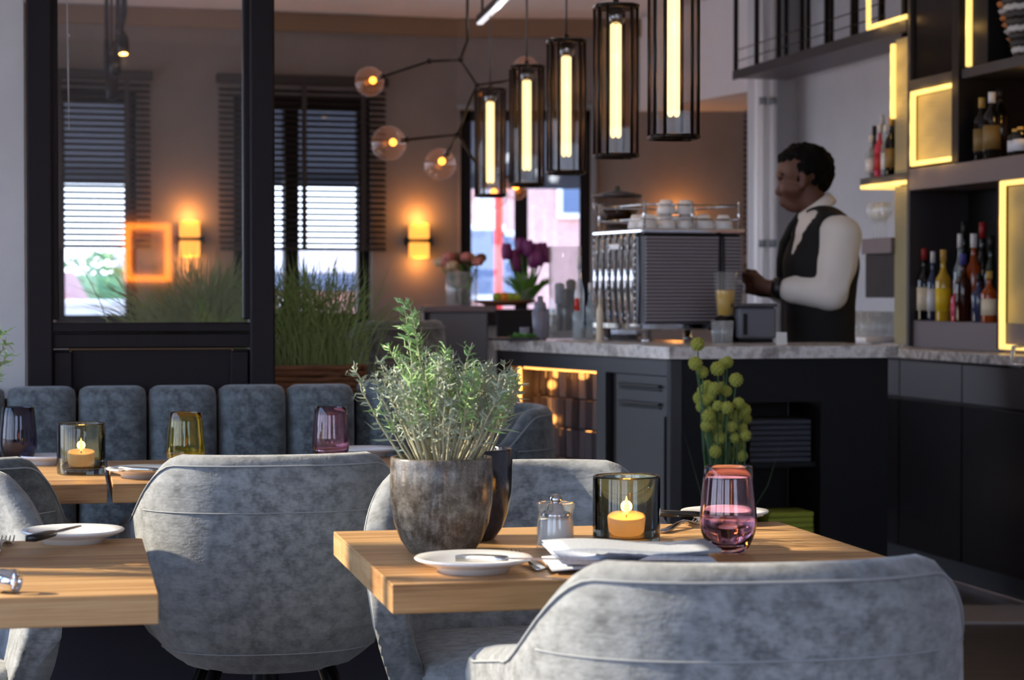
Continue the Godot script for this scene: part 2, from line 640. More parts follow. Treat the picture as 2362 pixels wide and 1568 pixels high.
func back_s(u: float) -> float:
	# distance along the left back wall, from its left end, of the sight line through column u
	var k := (u - 1181.0) / FOCAL
	var d := (corner - left_end).normalized()
	return (k * left_end.y - left_end.x) / (d.x - k * d.y)

func back_point(u: float) -> Vector2:
	return left_end + (corner - left_end).normalized() * back_s(u)

func build_room() -> void:
	var plan := [Vector2(-3.12, -3.82), Vector2(6.0, -3.82), Vector2(6.0, 16.6), Vector2(-4.47, 16.6), Vector2(-4.47, 5.72), Vector2(-3.12, 5.95)]
	for k in 2:
		var s := tool()
		prism(s, plan, -0.12 if k == 0 else CEILING, 0.0 if k == 0 else CEILING + 0.2)
		if k == 0: struct("floor", s, M.floor_wood, "dark wooden floor boards of the restaurant")
		else: struct("ceiling", s, M.ceiling_white, "white painted ceiling of the restaurant")

	# the two back walls with their windows
	var w1 := [back_s(128), back_s(318)]
	var w2 := [back_s(540), back_s(858)]
	struct("wall_back_left", walled(left_end, corner, 0, CEILING, 0.3, [[w1[0], w1[1], 0.97, 2.55], [w2[0], w2[1], 0.97, 2.55]]), M.wall_taupe, "taupe back wall with shaded windows and wall lamps")
	var b_end := Vector2(2.75, 15.33)
	var w3 := [at(1062, 500, 15.33).x - corner.x, at(1362, 500, 15.33).x - corner.x]
	var w4 := [at(1726, 500, 15.33).x - corner.x, at(1726, 500, 15.33).x - corner.x + 0.8]
	struct("wall_back_right", walled(corner, b_end, 0, CEILING, 0.3, [[w3[0], w3[1], 1.0, 2.48], [w4[0], w4[1], 1.4, 2.55]]), M.wall_taupe, "taupe back wall round the tall window by the bar")
	for a in [["trim_1", left_end, corner], ["trim_2", corner, b_end]]:
		struct(a[0], walled(a[1] + Vector2(0, -0.03), a[2] + Vector2(0, -0.03), CEILING - 0.13, CEILING - 0.002, 0.05, []), M.crown_brown, "brown band along the top of the back wall")

	# the other walls
	var far_left := Vector2(-4.25, 5.85)
	var added_side_holes := [[0.5, 2.9, 0.3, 2.3], [3.1, 5.5, 0.3, 2.3], [5.7, 8.0, 0.3, 2.3]]  # unseen windows added to let more daylight into the back room
	struct("wall_far_left", walled(far_left, left_end + Vector2(0, 0.3), 0, CEILING, 0.2, added_side_holes), M.wall_taupe, "taupe side wall of the back room")
	var post := Vector2(-1.445, 6.428)
	var e1 := Vector2(cos(deg_to_rad(ROOM_TURN)), sin(deg_to_rad(ROOM_TURN)))
	var join := post - e1 * 1.49
	struct("wall_divider", walled(far_left + Vector2(0, 0.03), join, 0, CEILING, 0.15, []), M.wall_pale, "pale wall between dining room and back room")
	struct("wall_beside_partition", walled(join, post, 0, CEILING, 0.12, []), M.wall_pale, "pale plaster wall left of the dark glass partition")
	# left wall with the windows that let the sun in; it runs from behind the camera to the divider
	var l0 := Vector2(join.x, -3.6)
	var holes := [[0.45, 2.45, 0.35, 2.8], [2.7, 4.95, 0.35, 2.8], [5.2, 9.4, 0.35, 2.8]]
	struct("wall_left", walled(l0, Vector2(join.x, join.y), 0, CEILING, 0.22, holes), M.wall_pale, "pale window wall left of the tables")
	var n := 5
	for h in added_side_holes:
		var w := room_part("window_%d" % (n + 10), "added unseen side window that brightens the back room", Vector3(far_left.x - 0.1, 0, -far_left.y))
		n += 1
		var f := tool()
		for z in [-h[0] - 0.03, -h[1] + 0.03, -(h[0] + h[1]) / 2]: box(f, Vector3(0, 1.3, z), Vector3(0.08, 2.0, 0.06), 0.004)
		for y in [0.33, 2.27]: box(f, Vector3(0, y, -(h[0] + h[1]) / 2), Vector3(0.08, 0.06, h[1] - h[0]), 0.004)
		obj("frame", f, M.frame_dark, w)
		obj("pane", boxed(Vector3(0, 1.3, -(h[0] + h[1]) / 2), Vector3(0.008, 1.92, h[1] - h[0] - 0.08)), M.window_glass, w)
	n = 5
	for h in holes:
		var w := room_part("window_%d" % n, "large bright window in the left wall", Vector3(l0.x - 0.12, 0, -l0.y))
		n += 1
		var f := tool()
		var z0: float = -h[0]
		var z1: float = -h[1]
		for z in [z0 - 0.03, z1 + 0.03]: box(f, Vector3(0, 1.575, z), Vector3(0.08, 2.45, 0.06), 0.004)
		for y in [0.38, 2.77]: box(f, Vector3(0, y, (z0 + z1) / 2), Vector3(0.08, 0.06, z0 - z1), 0.004)
		obj("frame", f, M.frame_dark, w)
		for k in ([0.25, 0.51, 0.74] if h[0] > 5.0 else [0.5]):
			obj("mullion", boxed(Vector3(0, 1.575, lerpf(z1, z0, k)), Vector3(0.07, 2.4, 0.05), 0.004), M.frame_dark, w)
		obj("pane", boxed(Vector3(0, 1.575, (z0 + z1) / 2), Vector3(0.008, 2.36, z0 - z1 - 0.08)), M.window_glass, w)
	# wall behind the camera, with two windows and a lit frame between them
	var n0 := Vector2(5.5, -3.6)
	var n1 := Vector2(join.x, -3.6)
	var back_holes := [[0.35, 2.7, 0.5, 2.7], [5.25, 8.0, 0.5, 2.7]]
	struct("wall_behind", walled(n0, n1, 0, CEILING, 0.22, back_holes), M.wall_pale, "pale wall behind the photographer")
	for h in back_holes:
		var w := room_part("window_%d" % n, "wide window in the wall behind the photographer", Vector3(n0.x, 0, 3.72))
		n += 1
		var f := tool()
		for x in [h[0] + 0.03, h[1] - 0.03, (h[0] + h[1]) / 2]: box(f, Vector3(-x, 1.6, 0), Vector3(0.06, 2.2, 0.08), 0.004)
		for y in [0.53, 2.67]: box(f, Vector3(-(h[0] + h[1]) / 2, y, 0), Vector3(h[1] - h[0], 0.06, 0.08), 0.004)
		obj("frame", f, M.frame_dark, w)
		obj("pane", boxed(Vector3(-(h[0] + h[1]) / 2, 1.6, 0), Vector3(h[1] - h[0] - 0.08, 2.1, 0.008)), M.window_glass, w)
	# right wall, behind the bottle shelves
	var along := Vector2(0.233, -0.972)
	var into := Vector2(0.972, 0.233)
	var r0 := Vector2(1.74, 9.5) + into * 0.46
	struct("wall_right", walled(r0 - along * 2.62, r0 + along * 14.2, 0, CEILING, 0.2, []), M.wall_white, "pale wall behind the bottle shelves and the bartender")
	# the pale wall behind the bartender, its white pilaster and pipes
	var m0 := Vector2(1.352, 12.05)
	var m1 := Vector2(2.6, 12.3)
	struct("wall_bar", walled(m0, m1, 0, CEILING, 0.15, []), M.wall_white, "pale grey wall behind the bartender")
	struct("trim_3", boxed(Vector3(1.402, CEILING / 2, -12.0), Vector3(0.115, CEILING, 0.12), 0.01), M.white_paint, "white pilaster at the end of the pale bar wall")
	for x in [1.375, 1.43]:
		var p := thing("white_pipe", "white painted riser pipe in front of the white pilaster, %s of the two" % ("left" if x < 1.4 else "right"), "pipe", Vector3(x, 0, -11.9), 0, "riser pipes on the pilaster")
		obj("pipe", lathed([Vector2(0, 0), Vector2(0.016, 0), Vector2(0.016, 3.1), Vector2(0, 3.1)], 12), M.white_paint, p)
		for y in [1.46, 2.24]:
			obj("clamp", lathed([Vector2(0.016, y - 0.02), Vector2(0.022, y - 0.02), Vector2(0.022, y + 0.02), Vector2(0.016, y + 0.02)], 12), M.grey_jamb, p)
	# the wall that closes the back room on the right, and the boxed beam above
	struct("wall_back_room_right", walled(Vector2(2.62, 15.4), Vector2(2.0, 12.3), 0, CEILING, 0.12, []), M.wall_taupe, "taupe side wall beyond the bar")
	var beam := tool()
	prism(beam, [Vector2(0.9, 15.33), Vector2(2.18, 12.1), Vector2(2.6, 12.2), Vector2(2.6, 15.33)], 2.47, CEILING)
	struct("trim_4", beam, M.ceiling_white, "boxed beam under the ceiling above the bar")

	build_back_windows(w1, w2, w3, w4)
	build_partition(post, e1)

func window_frame(called: String, label: String, a: Vector2, b: Vector2, s0: float, s1: float, y0: float, y1: float, bars: Array, wide: float, deep: float) -> Node3D:
	var d := (b - a).normalized()
	var o := room_part(called, label, pt(a.x, a.y), rad_to_deg(atan2(d.y, d.x)))
	var f := tool()
	for x in [s0 + wide / 2, s1 - wide / 2]: box(f, Vector3(x, (y0 + y1) / 2, -deep), Vector3(wide, y1 - y0, 0.1), 0.006)
	for y in [y0 + wide / 2, y1 - wide / 2]: box(f, Vector3((s0 + s1) / 2, y, -deep), Vector3(s1 - s0, wide, 0.1), 0.006)
	obj("frame", f, M.frame_dark, o)
	for x in bars: obj("mullion", boxed(Vector3(x, (y0 + y1) / 2, -deep), Vector3(wide * 1.25, y1 - y0, 0.11), 0.006), M.frame_dark, o)
	var edges := [s0 + wide] + bars + [s1 - wide]
	for k in edges.size() - 1:
		obj("pane", boxed(Vector3((edges[k] + edges[k + 1]) / 2, (y0 + y1) / 2, -deep - 0.01), Vector3(edges[k + 1] - edges[k], y1 - y0 - wide, 0.008)), M.window_glass, o)
	obj("sill", boxed(Vector3((s0 + s1) / 2, y0 - 0.02, 0.02), Vector3(s1 - s0 + 0.06, 0.04, 0.16), 0.006), M.frame_dark, o)
	return o

func blind(label: String, a: Vector2, b: Vector2, s0: float, s1: float, y0: float, y1: float, tapes: Array) -> void:
	var d := (b - a).normalized()
	var o := thing("venetian_blind", label, "blind", pt(a.x, a.y), rad_to_deg(atan2(d.y, d.x)), "dark venetian blinds of the back room")
	var mid := (s0 + s1) / 2
	obj("headrail", boxed(Vector3(mid, y1 - 0.03, 0.05), Vector3(s1 - s0 + 0.03, 0.065, 0.075), 0.006), M.blind_slat, o)
	obj("bottom_rail", boxed(Vector3(mid, y0 + 0.012, 0.05), Vector3(s1 - s0, 0.026, 0.055), 0.006), M.blind_slat, o)
	var slat := tool()
	box(slat, Vector3.ZERO, Vector3(s1 - s0, 0.004, 0.05), 0.001, Transform3D(Basis(Vector3.RIGHT, deg_to_rad(27)), Vector3.ZERO))
	slat.generate_normals()
	var shape := slat.commit()
	var y := y0 + 0.05
	while y < y1 - 0.07:
		var k := obj("slat", shape, M.blind_slat, o)
		k.position = Vector3(mid, y, 0.05)
		y += 0.0402
	for x in tapes:
		obj("ladder_tape", boxed(Vector3(x, (y0 + y1) / 2, 0.081), Vector3(0.036, y1 - y0 - 0.02, 0.002)), M.blind_tape, o)

func build_back_windows(w1: Array, w2: Array, w3: Array, w4: Array) -> void:
	window_frame("window_1", "left window of the back wall behind a dark blind", left_end, corner, w1[0], w1[1], 0.97, 2.55, [], 0.07, 0.12)
	window_frame("window_2", "wide window of the back wall behind a dark blind", left_end, corner, w2[0], w2[1], 0.97, 2.55, [(back_s(664) + back_s(692)) / 2], 0.08, 0.12)
	blind("dark venetian blind at the left back window, behind the partition glass", left_end, corner, back_s(110), back_s(346), 1.49, 2.68, [back_s(135), back_s(291)])
	blind("wide dark venetian blind between the two glowing wall lamps", left_end, corner, back_s(503), back_s(886), 1.48, 2.68, [back_s(558), back_s(697), back_s(833)])
	# the tall window by the bar
	var b_end := Vector2(2.75, 15.33)
	var mid := at(1202, 500, 15.33).x - corner.x
	window_frame("window_3", "tall dark framed window behind the bar pendants", corner, b_end, w3[0], w3[1], 1.0, 2.48, [mid], 0.075, 0.1)
	struct("trim_5", boxed(Vector3(at(1370, 500, 15.3).x, 1.74, -15.31), Vector3(0.035, 1.52, 0.06), 0.004), M.grey_jamb, "grey jamb at the right of the tall window")
	struct("trim_6", boxed(Vector3(at(1214, 500, 15.3).x, 2.5, -15.31), Vector3(0.98, 0.03, 0.06), 0.004), M.grey_jamb, "grey lintel over the tall window")
	window_frame("window_4", "window of the back wall next to the white pilaster", corner, b_end, w4[0], w4[1], 1.4, 2.55, [], 0.06, 0.12)
	blind("narrow strip of dark blind left of the white pilaster", corner, b_end, at(1714, 500, 15.33).x - corner.x, at(1714, 500, 15.33).x - corner.x + 0.9, 1.46, 2.66, [at(1730, 500, 15.33).x - corner.x])
	# wall lamps: a box of glowing slats that throws light up and down the wall
	var k := 0
	for u in [435.0, 962.0, 1560.0]:
		var p: Vector2 = back_point(u) if u < 1056 else Vector2((u - 1181) / FOCAL * 15.33, 15.33)
		var turn := 17.0 if u < 1056 else 0.0
		var o := thing("wall_sconce", ["warm wall sconce behind the partition glass and grasses", "warm wall sconce between the wide blind and the tall window", "warm wall sconce hidden behind the coffee machine"][k], "wall lamp", pt(p.x, p.y, 1.555), turn, "glowing sconces on the back wall")
		obj("backplate", boxed(Vector3(0, 0, 0.012), Vector3(0.14, 0.12, 0.02), 0.003), M.black_metal, o)
		obj("band", boxed(Vector3(0, 0.0, 0.055), Vector3(0.17, 0.018, 0.09), 0.004), M.bronze_dark, o)
		for s in [-1.0, 1.0]:
			obj("bracket", boxed(Vector3(s * 0.088, -0.005, 0.05), Vector3(0.014, 0.055, 0.08), 0.003), M.black_metal, o)
			obj("diffuser", boxed(Vector3(0, s * 0.068, 0.055), Vector3(0.135, 0.112, 0.07), 0.008), M.sconce_glow, o)
			lamp(o, Vector3(0, s * 0.15, 0.085), Color(1.0, 0.66, 0.32), 0.07 if s > 0 else 0.04, 0.05)
		k += 1

func build_partition(post: Vector2, e1: Vector2) -> void:
	var o := room_part("wall_partition", "dark framed glass partition behind the sofa", pt(post.x, post.y), ROOM_TURN)
	# posts
	for a in [[0.045, 0.075, 0.0], [0.70, 0.075, 0.0]]:
		obj("post", boxed(Vector3(a[0], CEILING / 2, -0.01), Vector3(a[1], CEILING, 0.10), 0.006), M.frame_dark, o)
	var st := [0.088, 0.655]
	for x in st: obj("glazing_bead", boxed(Vector3(x, 2.11, 0.0), Vector3(0.022, 2.0, 0.05), 0.004), M.frame_dark, o)
	obj("sill_rail", boxed(Vector3(0.372, 1.086, 0.0), Vector3(0.60, 0.03, 0.07), 0.005), M.frame_dark, o)
	obj("top_rail", boxed(Vector3(0.372, 3.05, 0.0), Vector3(0.60, 0.1, 0.07), 0.005), M.frame_dark, o)
	obj("pane", boxed(Vector3(0.372, 2.06, 0.0), Vector3(0.56, 1.93, 0.008)), M.partition_glass, o)
	obj("lower_rail", boxed(Vector3(0.372, 1.047, 0.0), Vector3(0.60, 0.045, 0.05), 0.004), M.frame_dark, o)
	obj("panel", boxed(Vector3(0.372, 0.51, -0.018), Vector3(0.60, 1.02, 0.03)), M.frame_dark, o)
	for x in [0.11, 0.632]: obj("stile", boxed(Vector3(x, 0.5, 0.0), Vector3(0.055, 1.03, 0.04), 0.004), M.frame_dark, o)
	for a in [[Vector3(0.372, 1.022, 0.003), Vector3(0.49, 0.007, 0.008)], [Vector3(0.132, 0.65, 0.003), Vector3(0.007, 0.75, 0.008)], [Vector3(0.612, 0.65, 0.003), Vector3(0.007, 0.75, 0.008)]]:
		obj("gilt_line", boxed(a[0], a[1], 0.002), M.frame_edge, o)
	# the cord with a bead is a glass-edge reflection built as a shape
	var c := thing("edge_glint", "glass edge reflection built as a thin pale cord with a bead near the left partition post", "glint", at(159, 300, 6.52))
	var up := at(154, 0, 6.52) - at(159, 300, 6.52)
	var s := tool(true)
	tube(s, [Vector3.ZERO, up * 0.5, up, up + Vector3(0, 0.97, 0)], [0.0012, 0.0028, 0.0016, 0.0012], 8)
	obj("streak", s, M.glint, c)
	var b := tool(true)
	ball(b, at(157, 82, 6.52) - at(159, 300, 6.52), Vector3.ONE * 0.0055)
	obj("bead", b, M.glint, c)
	# the lit frame on the wall behind the camera that the partition glass mirrors
	var f := thing("led_frame", "glowing amber frame light mirrored in the partition glass", "lamp", Vector3(1.32, 1.50, 3.57))
	for a in [[Vector3(0, 0.2, 0), Vector3(0.36, 0.045, 0.03)], [Vector3(0, -0.2, 0), Vector3(0.36, 0.045, 0.03)], [Vector3(-0.1575, 0, 0), Vector3(0.045, 0.355, 0.03)], [Vector3(0.1575, 0, 0), Vector3(0.045, 0.355, 0.03)]]:
		obj("led_bar", boxed(a[0], a[1], 0.006), M.led_amber, f)
	lamp(f, Vector3(0, 0, -0.08), Color(1.0, 0.62, 0.25), 0.01, 0.1)

# ---------------------------------------------------------------- out of doors

func build_outside() -> void:
	struct("pavement", boxed(Vector3(-3, -0.2, -32), Vector3(60, 0.1, 32)), M.paving, "pale pavement outside the back windows")
	struct("yard_left", boxed(Vector3(-18, -0.2, 2), Vector3(28, 0.1, 36)), M.paving, "pale ground outside the left windows")
	struct("yard_behind", boxed(Vector3(8, -0.2, 14), Vector3(40, 0.1, 20)), M.paving, "pale ground outside the windows behind the photographer")
	# the brick house across the street
	var h := thing("brick_house", "sunlit pale brick house seen through the tall window", "house", pt(0, 27.0))
	obj("wall", boxed(Vector3(2.3, 3.2, -2.0), Vector3(6.1, 6.4, 4.0)), M.far_brick, h)
	obj("roof", boxed(Vector3(2.3, 6.7, -1.9), Vector3(6.6, 0.6, 4.6), 0.2), M.far_roof, h)
	for a in [[at(1322, 430, 27.0), Vector2(0.26, 0.66)], [at(1120, 605, 27.0), Vector2(0.36, 0.8)], [at(1168, 610, 27.0), Vector2(0.2, 0.7)]]:
		var w: Vector3 = a[0] - pt(0, 27.0)
		var f := obj("window", boxed(Vector3(w.x, w.y, 0.03), Vector3(a[1].x + 0.14, a[1].y + 0.14, 0.1), 0.01), M.far_white, h)
		obj("pane", boxed(Vector3(w.x, w.y, 0.085), Vector3(a[1].x, a[1].y, 0.02)), M.far_glass, f)
	var sg := at(1124, 478, 26.9) - pt(0, 27.0)
	obj("sign_board", boxed(Vector3(sg.x, sg.y, 0.08), Vector3(0.28, 0.46, 0.05), 0.01), M.far_white, h)
	var p := thing("red_pole", "bright red pole in front of the pale brick house", "pole", pt(at(1150, 600, 24.0).x, 24.0))
	obj("shaft", lathed([Vector2(0, -0.1), Vector2(0.045, -0.1), Vector2(0.045, 4.2), Vector2(0, 4.2)], 12), M.pole_red, p)
	obj("foot", lathed([Vector2(0, -0.15), Vector2(0.1, -0.15), Vector2(0.1, -0.1), Vector2(0.045, -0.06)], 12), M.pole_red, p)
	# a long white building further left, with a blue band
	var q := thing("white_building", "pale long building seen under the wide blind", "building", pt(-3.4, 30.0))
	obj("wall", boxed(Vector3(0.1, 0.75, -1.5), Vector3(4.3, 1.7, 3.0)), M.far_brick, q)
	obj("fascia", boxed(Vector3(0.1, 1.62, 0.05), Vector3(4.4, 0.34, 0.2), 0.02), M.far_white, q)
	obj("canopy", boxed(Vector3(0.1, 1.32, 0.1), Vector3(4.4, 0.22, 0.3), 0.02), M.far_glass, q)
	for x in [-1.2, -0.1, 0.35, 1.5]:
		var f := obj("door", boxed(Vector3(x, 0.55, 0.04), Vector3(0.34, 1.2, 0.08), 0.01), M.far_white, q)
		obj("pane", boxed(Vector3(x, 0.6, 0.09), Vector3(0.24, 0.9, 0.02)), M.far_glass, f)
	# a hedge and a red car outside the left window
	var r := RandomNumberGenerator.new()
	r.seed = 11
	var g := thing("clipped_hedge", "pale green hedge outside the left back window", "hedge", pt(-5.6, 25.0))
	var s := tool()
	for k in 2600:
		var c := Vector3(r.randf_range(-2.2, 1.4), r.randf_range(-0.1, 1.65), r.randf_range(-0.5, 0.5))
		var d := Vector3(r.randf_range(-1, 1), r.randf_range(-0.3, 1), r.randf_range(-1, 1)).normalized()
		blade(s, [c, c + d * 0.06, c + d * 0.13], 0.035, Vector3(r.randf(), r.randf(), r.randf()))
	tag(obj("foliage", s, M.hedge_leaf, g), "", "", "", "stuff")
	obj("core", boxed(Vector3(-0.4, 0.65, 0), Vector3(3.4, 1.5, 0.6), 0.2), M.hedge_leaf, g)
	var gw := thing("garden_wall", "low white wall below the hedge outside the left back window", "wall", pt(-4.6, 19.0))
	obj("wall", boxed(Vector3(0, 0.46, 0), Vector3(3.0, 1.22, 0.2), 0.01), M.far_white, gw)
	obj("coping", boxed(Vector3(0, 1.1, 0), Vector3(3.04, 0.06, 0.26), 0.01), M.far_white, gw)
	var car := thing("parked_car", "dark red parked car at the edge of the left back window", "car", pt(-5.12, 21.5), 80)
	var body := tool(true)
	var rows := []
	for x in [-1.9, -1.8, -1.2, -0.7, 0.5, 1.1, 1.8, 1.9]:
		var y: float = {-1.9: 0.5, -1.8: 0.78, -1.2: 0.86, -0.7: 1.36, 0.5: 1.4, 1.1: 0.92, 1.8: 0.8, 1.9: 0.5}[x]
		rows.append([Vector3(x, 0.22, -0.8), Vector3(x, 0.6 if y > 0.6 else y, -0.85), Vector3(x, y, -0.62), Vector3(x, y, 0.62), Vector3(x, 0.6 if y > 0.6 else y, 0.85), Vector3(x, 0.22, 0.8)])
	grid(body, rows, true, true)
	obj("body", body, M.car_red, car)
	for x in [-1.2, 1.2]:
		for z in [-0.82, 0.82]:
			obj("wheel", lathed([Vector2(0, -0.1), Vector2(0.3, -0.1), Vector2(0.32, 0), Vector2(0.3, 0.1), Vector2(0, 0.1)], 16, Transform3D(Basis(Vector3.RIGHT, PI / 2), Vector3(x, 0.17, z))), M.black_metal, car)
	# a pillar added unseen in the yard to throw shade across the tables
	var gp := thing("added_shade_pillar", "slim brick pillar added outside the left windows to shade the tables", "pillar", pt(-5.0, 4.2, -0.15))
	obj("shaft", boxed(Vector3(0, 1.75, 0), Vector3(0.26, 3.5, 0.26), 0.01), M.far_brick, gp)
	obj("cap", boxed(Vector3(0, 3.53, 0), Vector3(0.32, 0.06, 0.32), 0.02), M.far_white, gp)
	# awnings over the back windows
	var k := 0
	for a in [[left_end, corner, back_s(60), back_s(430)], [left_end, corner, back_s(462), back_s(1010)], [corner, Vector2(2.75, 15.33), 0.0, 1.05]]:
		var d: Vector2 = (a[1] - a[0]).normalized()
		var o := thing("awning", ["dark awning outside the left back window", "dark awning outside the wide back window", "dark awning outside the tall window"][k], "awning", pt(a[0].x, a[0].y), rad_to_deg(atan2(d.y, d.x)), "awnings over the back windows")
		var x0: float = a[2]
		var x1: float = a[3]
		var t := Transform3D(Basis(Vector3.RIGHT, deg_to_rad(-22)), Vector3((x0 + x1) / 2, 2.36, -1.0))
		obj("cloth", boxed(Vector3.ZERO, Vector3(x1 - x0, 0.012, 1.35), 0.0, t), M.awning_cloth, o)
		obj("valance", boxed(Vector3((x0 + x1) / 2, 2.06, -1.62), Vector3(x1 - x0, 0.12, 0.014)), M.awning_cloth, o)
		obj("cassette", boxed(Vector3((x0 + x1) / 2, 2.66, -0.42), Vector3(x1 - x0, 0.14, 0.16), 0.03), M.frame_dark, o)
		k += 1

# ---------------------------------------------------------------- chairs, tables, sofa

func chair_top(phi: float) -> float:
	# height of the shell's rim round the back, phi in degrees from the middle of the back
	var a: float = abs(phi)
	var h := lerpf(0.828, 0.685, smoothstep(44.0, 92.0, a))
	if a > 92.0: h = lerpf(0.685, 0.645, (a - 92.0) / 58.0)
	if a > 136.0:
		var k := (a - 136.0) / 14.0
		h -= 0.085 * (1.0 - sqrt(max(0.0, 1.0 - k * k)))
	return h

func chair_wide(y: float) -> float:
	var p := [[0.308, 0.30], [0.316, 0.46], [0.333, 0.63], [0.368, 0.77], [0.42, 0.87], [0.50, 0.945], [0.60, 0.995], [0.66, 1.0], [0.75, 0.985], [0.84, 0.955]]
	for k in p.size() - 1:
		if y <= p[k + 1][0]: return lerpf(p[k][1], p[k + 1][1], clampf((y - p[k][0]) / (p[k + 1][0] - p[k][0]), 0, 1))
	return 0.955

func chair_plan(phi: float, inset: float) -> Vector2:
	# plan of the shell: a rounded back (z > 0) and arms running forward
	var a: float = min(abs(phi), 90.0)
	var r := deg_to_rad(a)
	var x := 0.305 * pow(sin(r), 0.82)
	var z := 0.275 * pow(cos(r), 0.82)
	if abs(phi) > 90.0:
		var k: float = (abs(phi) - 90.0) / 60.0
		z = -0.235 * k
		x = 0.305 + 0.026 * k
	var f := 1.0 - inset / 0.29
	return Vector2(sign(phi) * x * f, z * f if z > 0 else z)

func make_chair(label: String, where: Vector3, turn: float, cloth: Material, group: String) -> Node3D:
	var o := thing("bucket_armchair", label, "chair", where, turn, group)
	var rows := []
	var n := 60
	for i in n + 1:
		var phi := lerpf(-150.0, 150.0, i / float(n))
		var top := chair_top(phi)
		var row := []
		for k in 15:
			var t := k / 14.0
			var y := lerpf(0.308, top - 0.022, pow(t, 1.5))
			var w := chair_plan(phi, 0.0) * chair_wide(y)
			row.append(Vector3(w.x, y, w.y))
		var wo := chair_plan(phi, 0.0) * chair_wide(top)
		var wi := chair_plan(phi, 0.052) * chair_wide(top)
		for k in 5:
			var a := PI * (k + 0.5) / 5.0
			var m := (wo + wi) / 2 + (wo - wi) / 2 * cos(a)
			row.append(Vector3(m.x, top - 0.022 + 0.022 * sin(a), m.y))
		for k in 8:
			var y := lerpf(top - 0.022, 0.40, k / 7.0)
			var w := chair_plan(phi, 0.052 + 0.02 * k / 7.0) * chair_wide(y)
			row.append(Vector3(w.x, y, w.y))
		rows.append(row)
	var s := tool(true)
	grid(s, rows, true, true)
	obj("shell", s, cloth, o)
	# the padded seat
	var cushion := []
	for i in 20:
		var a := TAU * i / 20.0
		var cx: float = sign(cos(a)) * pow(abs(cos(a)), 0.6)
		var cz: float = sign(sin(a)) * pow(abs(sin(a)), 0.6)
		var row := []
		for k in [[0.312, 0.35], [0.33, 0.72], [0.375, 0.9], [0.44, 0.98], [0.465, 0.95], [0.478, 0.82], [0.484, 0.45], [0.486, 0.02]]:
			row.append(Vector3(cx * 0.262 * k[1], k[0], -0.045 + cz * 0.25 * k[1]))
		cushion.append(row)
	cushion.append(cushion[0])
	var c := tool(true)
	grid(c, cushion, false, false)
	obj("seat", c, cloth, o)
	# seams across the back and the welt under the rim
	for y in [0.70, 0.375]:
		var p := []
		for i in 41:
			var phi := lerpf(-84.0, 84.0, i / 40.0) if y < 0.6 else lerpf(-66.0, 66.0, i / 40.0)
			var w := chair_plan(phi, 0.0) * (chair_wide(y) + 0.003)
			p.append(Vector3(w.x, y, w.y))
		var t := tool(true)
		tube(t, p, p.map(func(_q): return 0.0016), 6)
		obj("seam", t, M.seam, o)
	var p := []
	for i in 61:
		var phi := lerpf(-132.0, 132.0, i / 60.0)
		var y := chair_top(phi) - 0.024
		var w := chair_plan(phi, 0.0) * (chair_wide(y) + 0.004)
		p.append(Vector3(w.x, y, w.y))
	var t := tool(true)
	tube(t, p, p.map(func(_q): return 0.0022), 6)
	obj("welt", t, M.seam, o)
	for x in [-1, 1]:
		for z in [-1, 1]:
			var l := tool(true)
			rod(l, Vector3(x * 0.12, 0.34, 0.0 + z * 0.11), Vector3(x * 0.24, 0.0, 0.0 + z * 0.22), 0.016, 0.010, 10)
			obj("leg", l, M.black_metal, o)
	return o

func make_table(label: String, corner_left: Vector3, wide: float, deep: float, seed_no: int) -> Node3D:
	# corner_left is the front left corner of the top; the thing stands under the middle of its top
	var e1 := Vector3(cos(deg_to_rad(ROOM_TURN)), 0, -sin(deg_to_rad(ROOM_TURN)))
	var e2 := Vector3(-sin(deg_to_rad(ROOM_TURN)), 0, -cos(deg_to_rad(ROOM_TURN)))
	var mid := corner_left + e1 * wide / 2 + e2 * deep / 2
	mid.y = 0
	var o := thing("oak_table", label, "table", mid, ROOM_TURN, "oak tables of the dining room")
	var n := 6
	var r := RandomNumberGenerator.new()
	r.seed = seed_no
	var d := deep / n
	for k in n:
		var b := boxed(Vector3(0, 0, 0), Vector3(wide, 0.045, d - 0.0006), 0.0016)
		var m := obj("board", b, M["oak_%d" % r.randi_range(0, 3)], o)
		m.position = Vector3(0, TOP - 0.0225, deep / 2 - d * (k + 0.5))
	obj("top_plate", boxed(Vector3(0, TOP - 0.05, 0), Vector3(0.36, 0.01, 0.36), 0.002), M.black_metal, o)
	obj("column", lathed([Vector2(0, 0.012), Vector2(0.04, 0.012), Vector2(0.036, 0.05), Vector2(0.036, TOP - 0.055), Vector2(0, TOP - 0.055)], 20), M.black_metal, o)
	obj("foot", boxed(Vector3(0, 0.008, 0), Vector3(0.42, 0.014, 0.42), 0.004), M.black_metal, o)
	return o

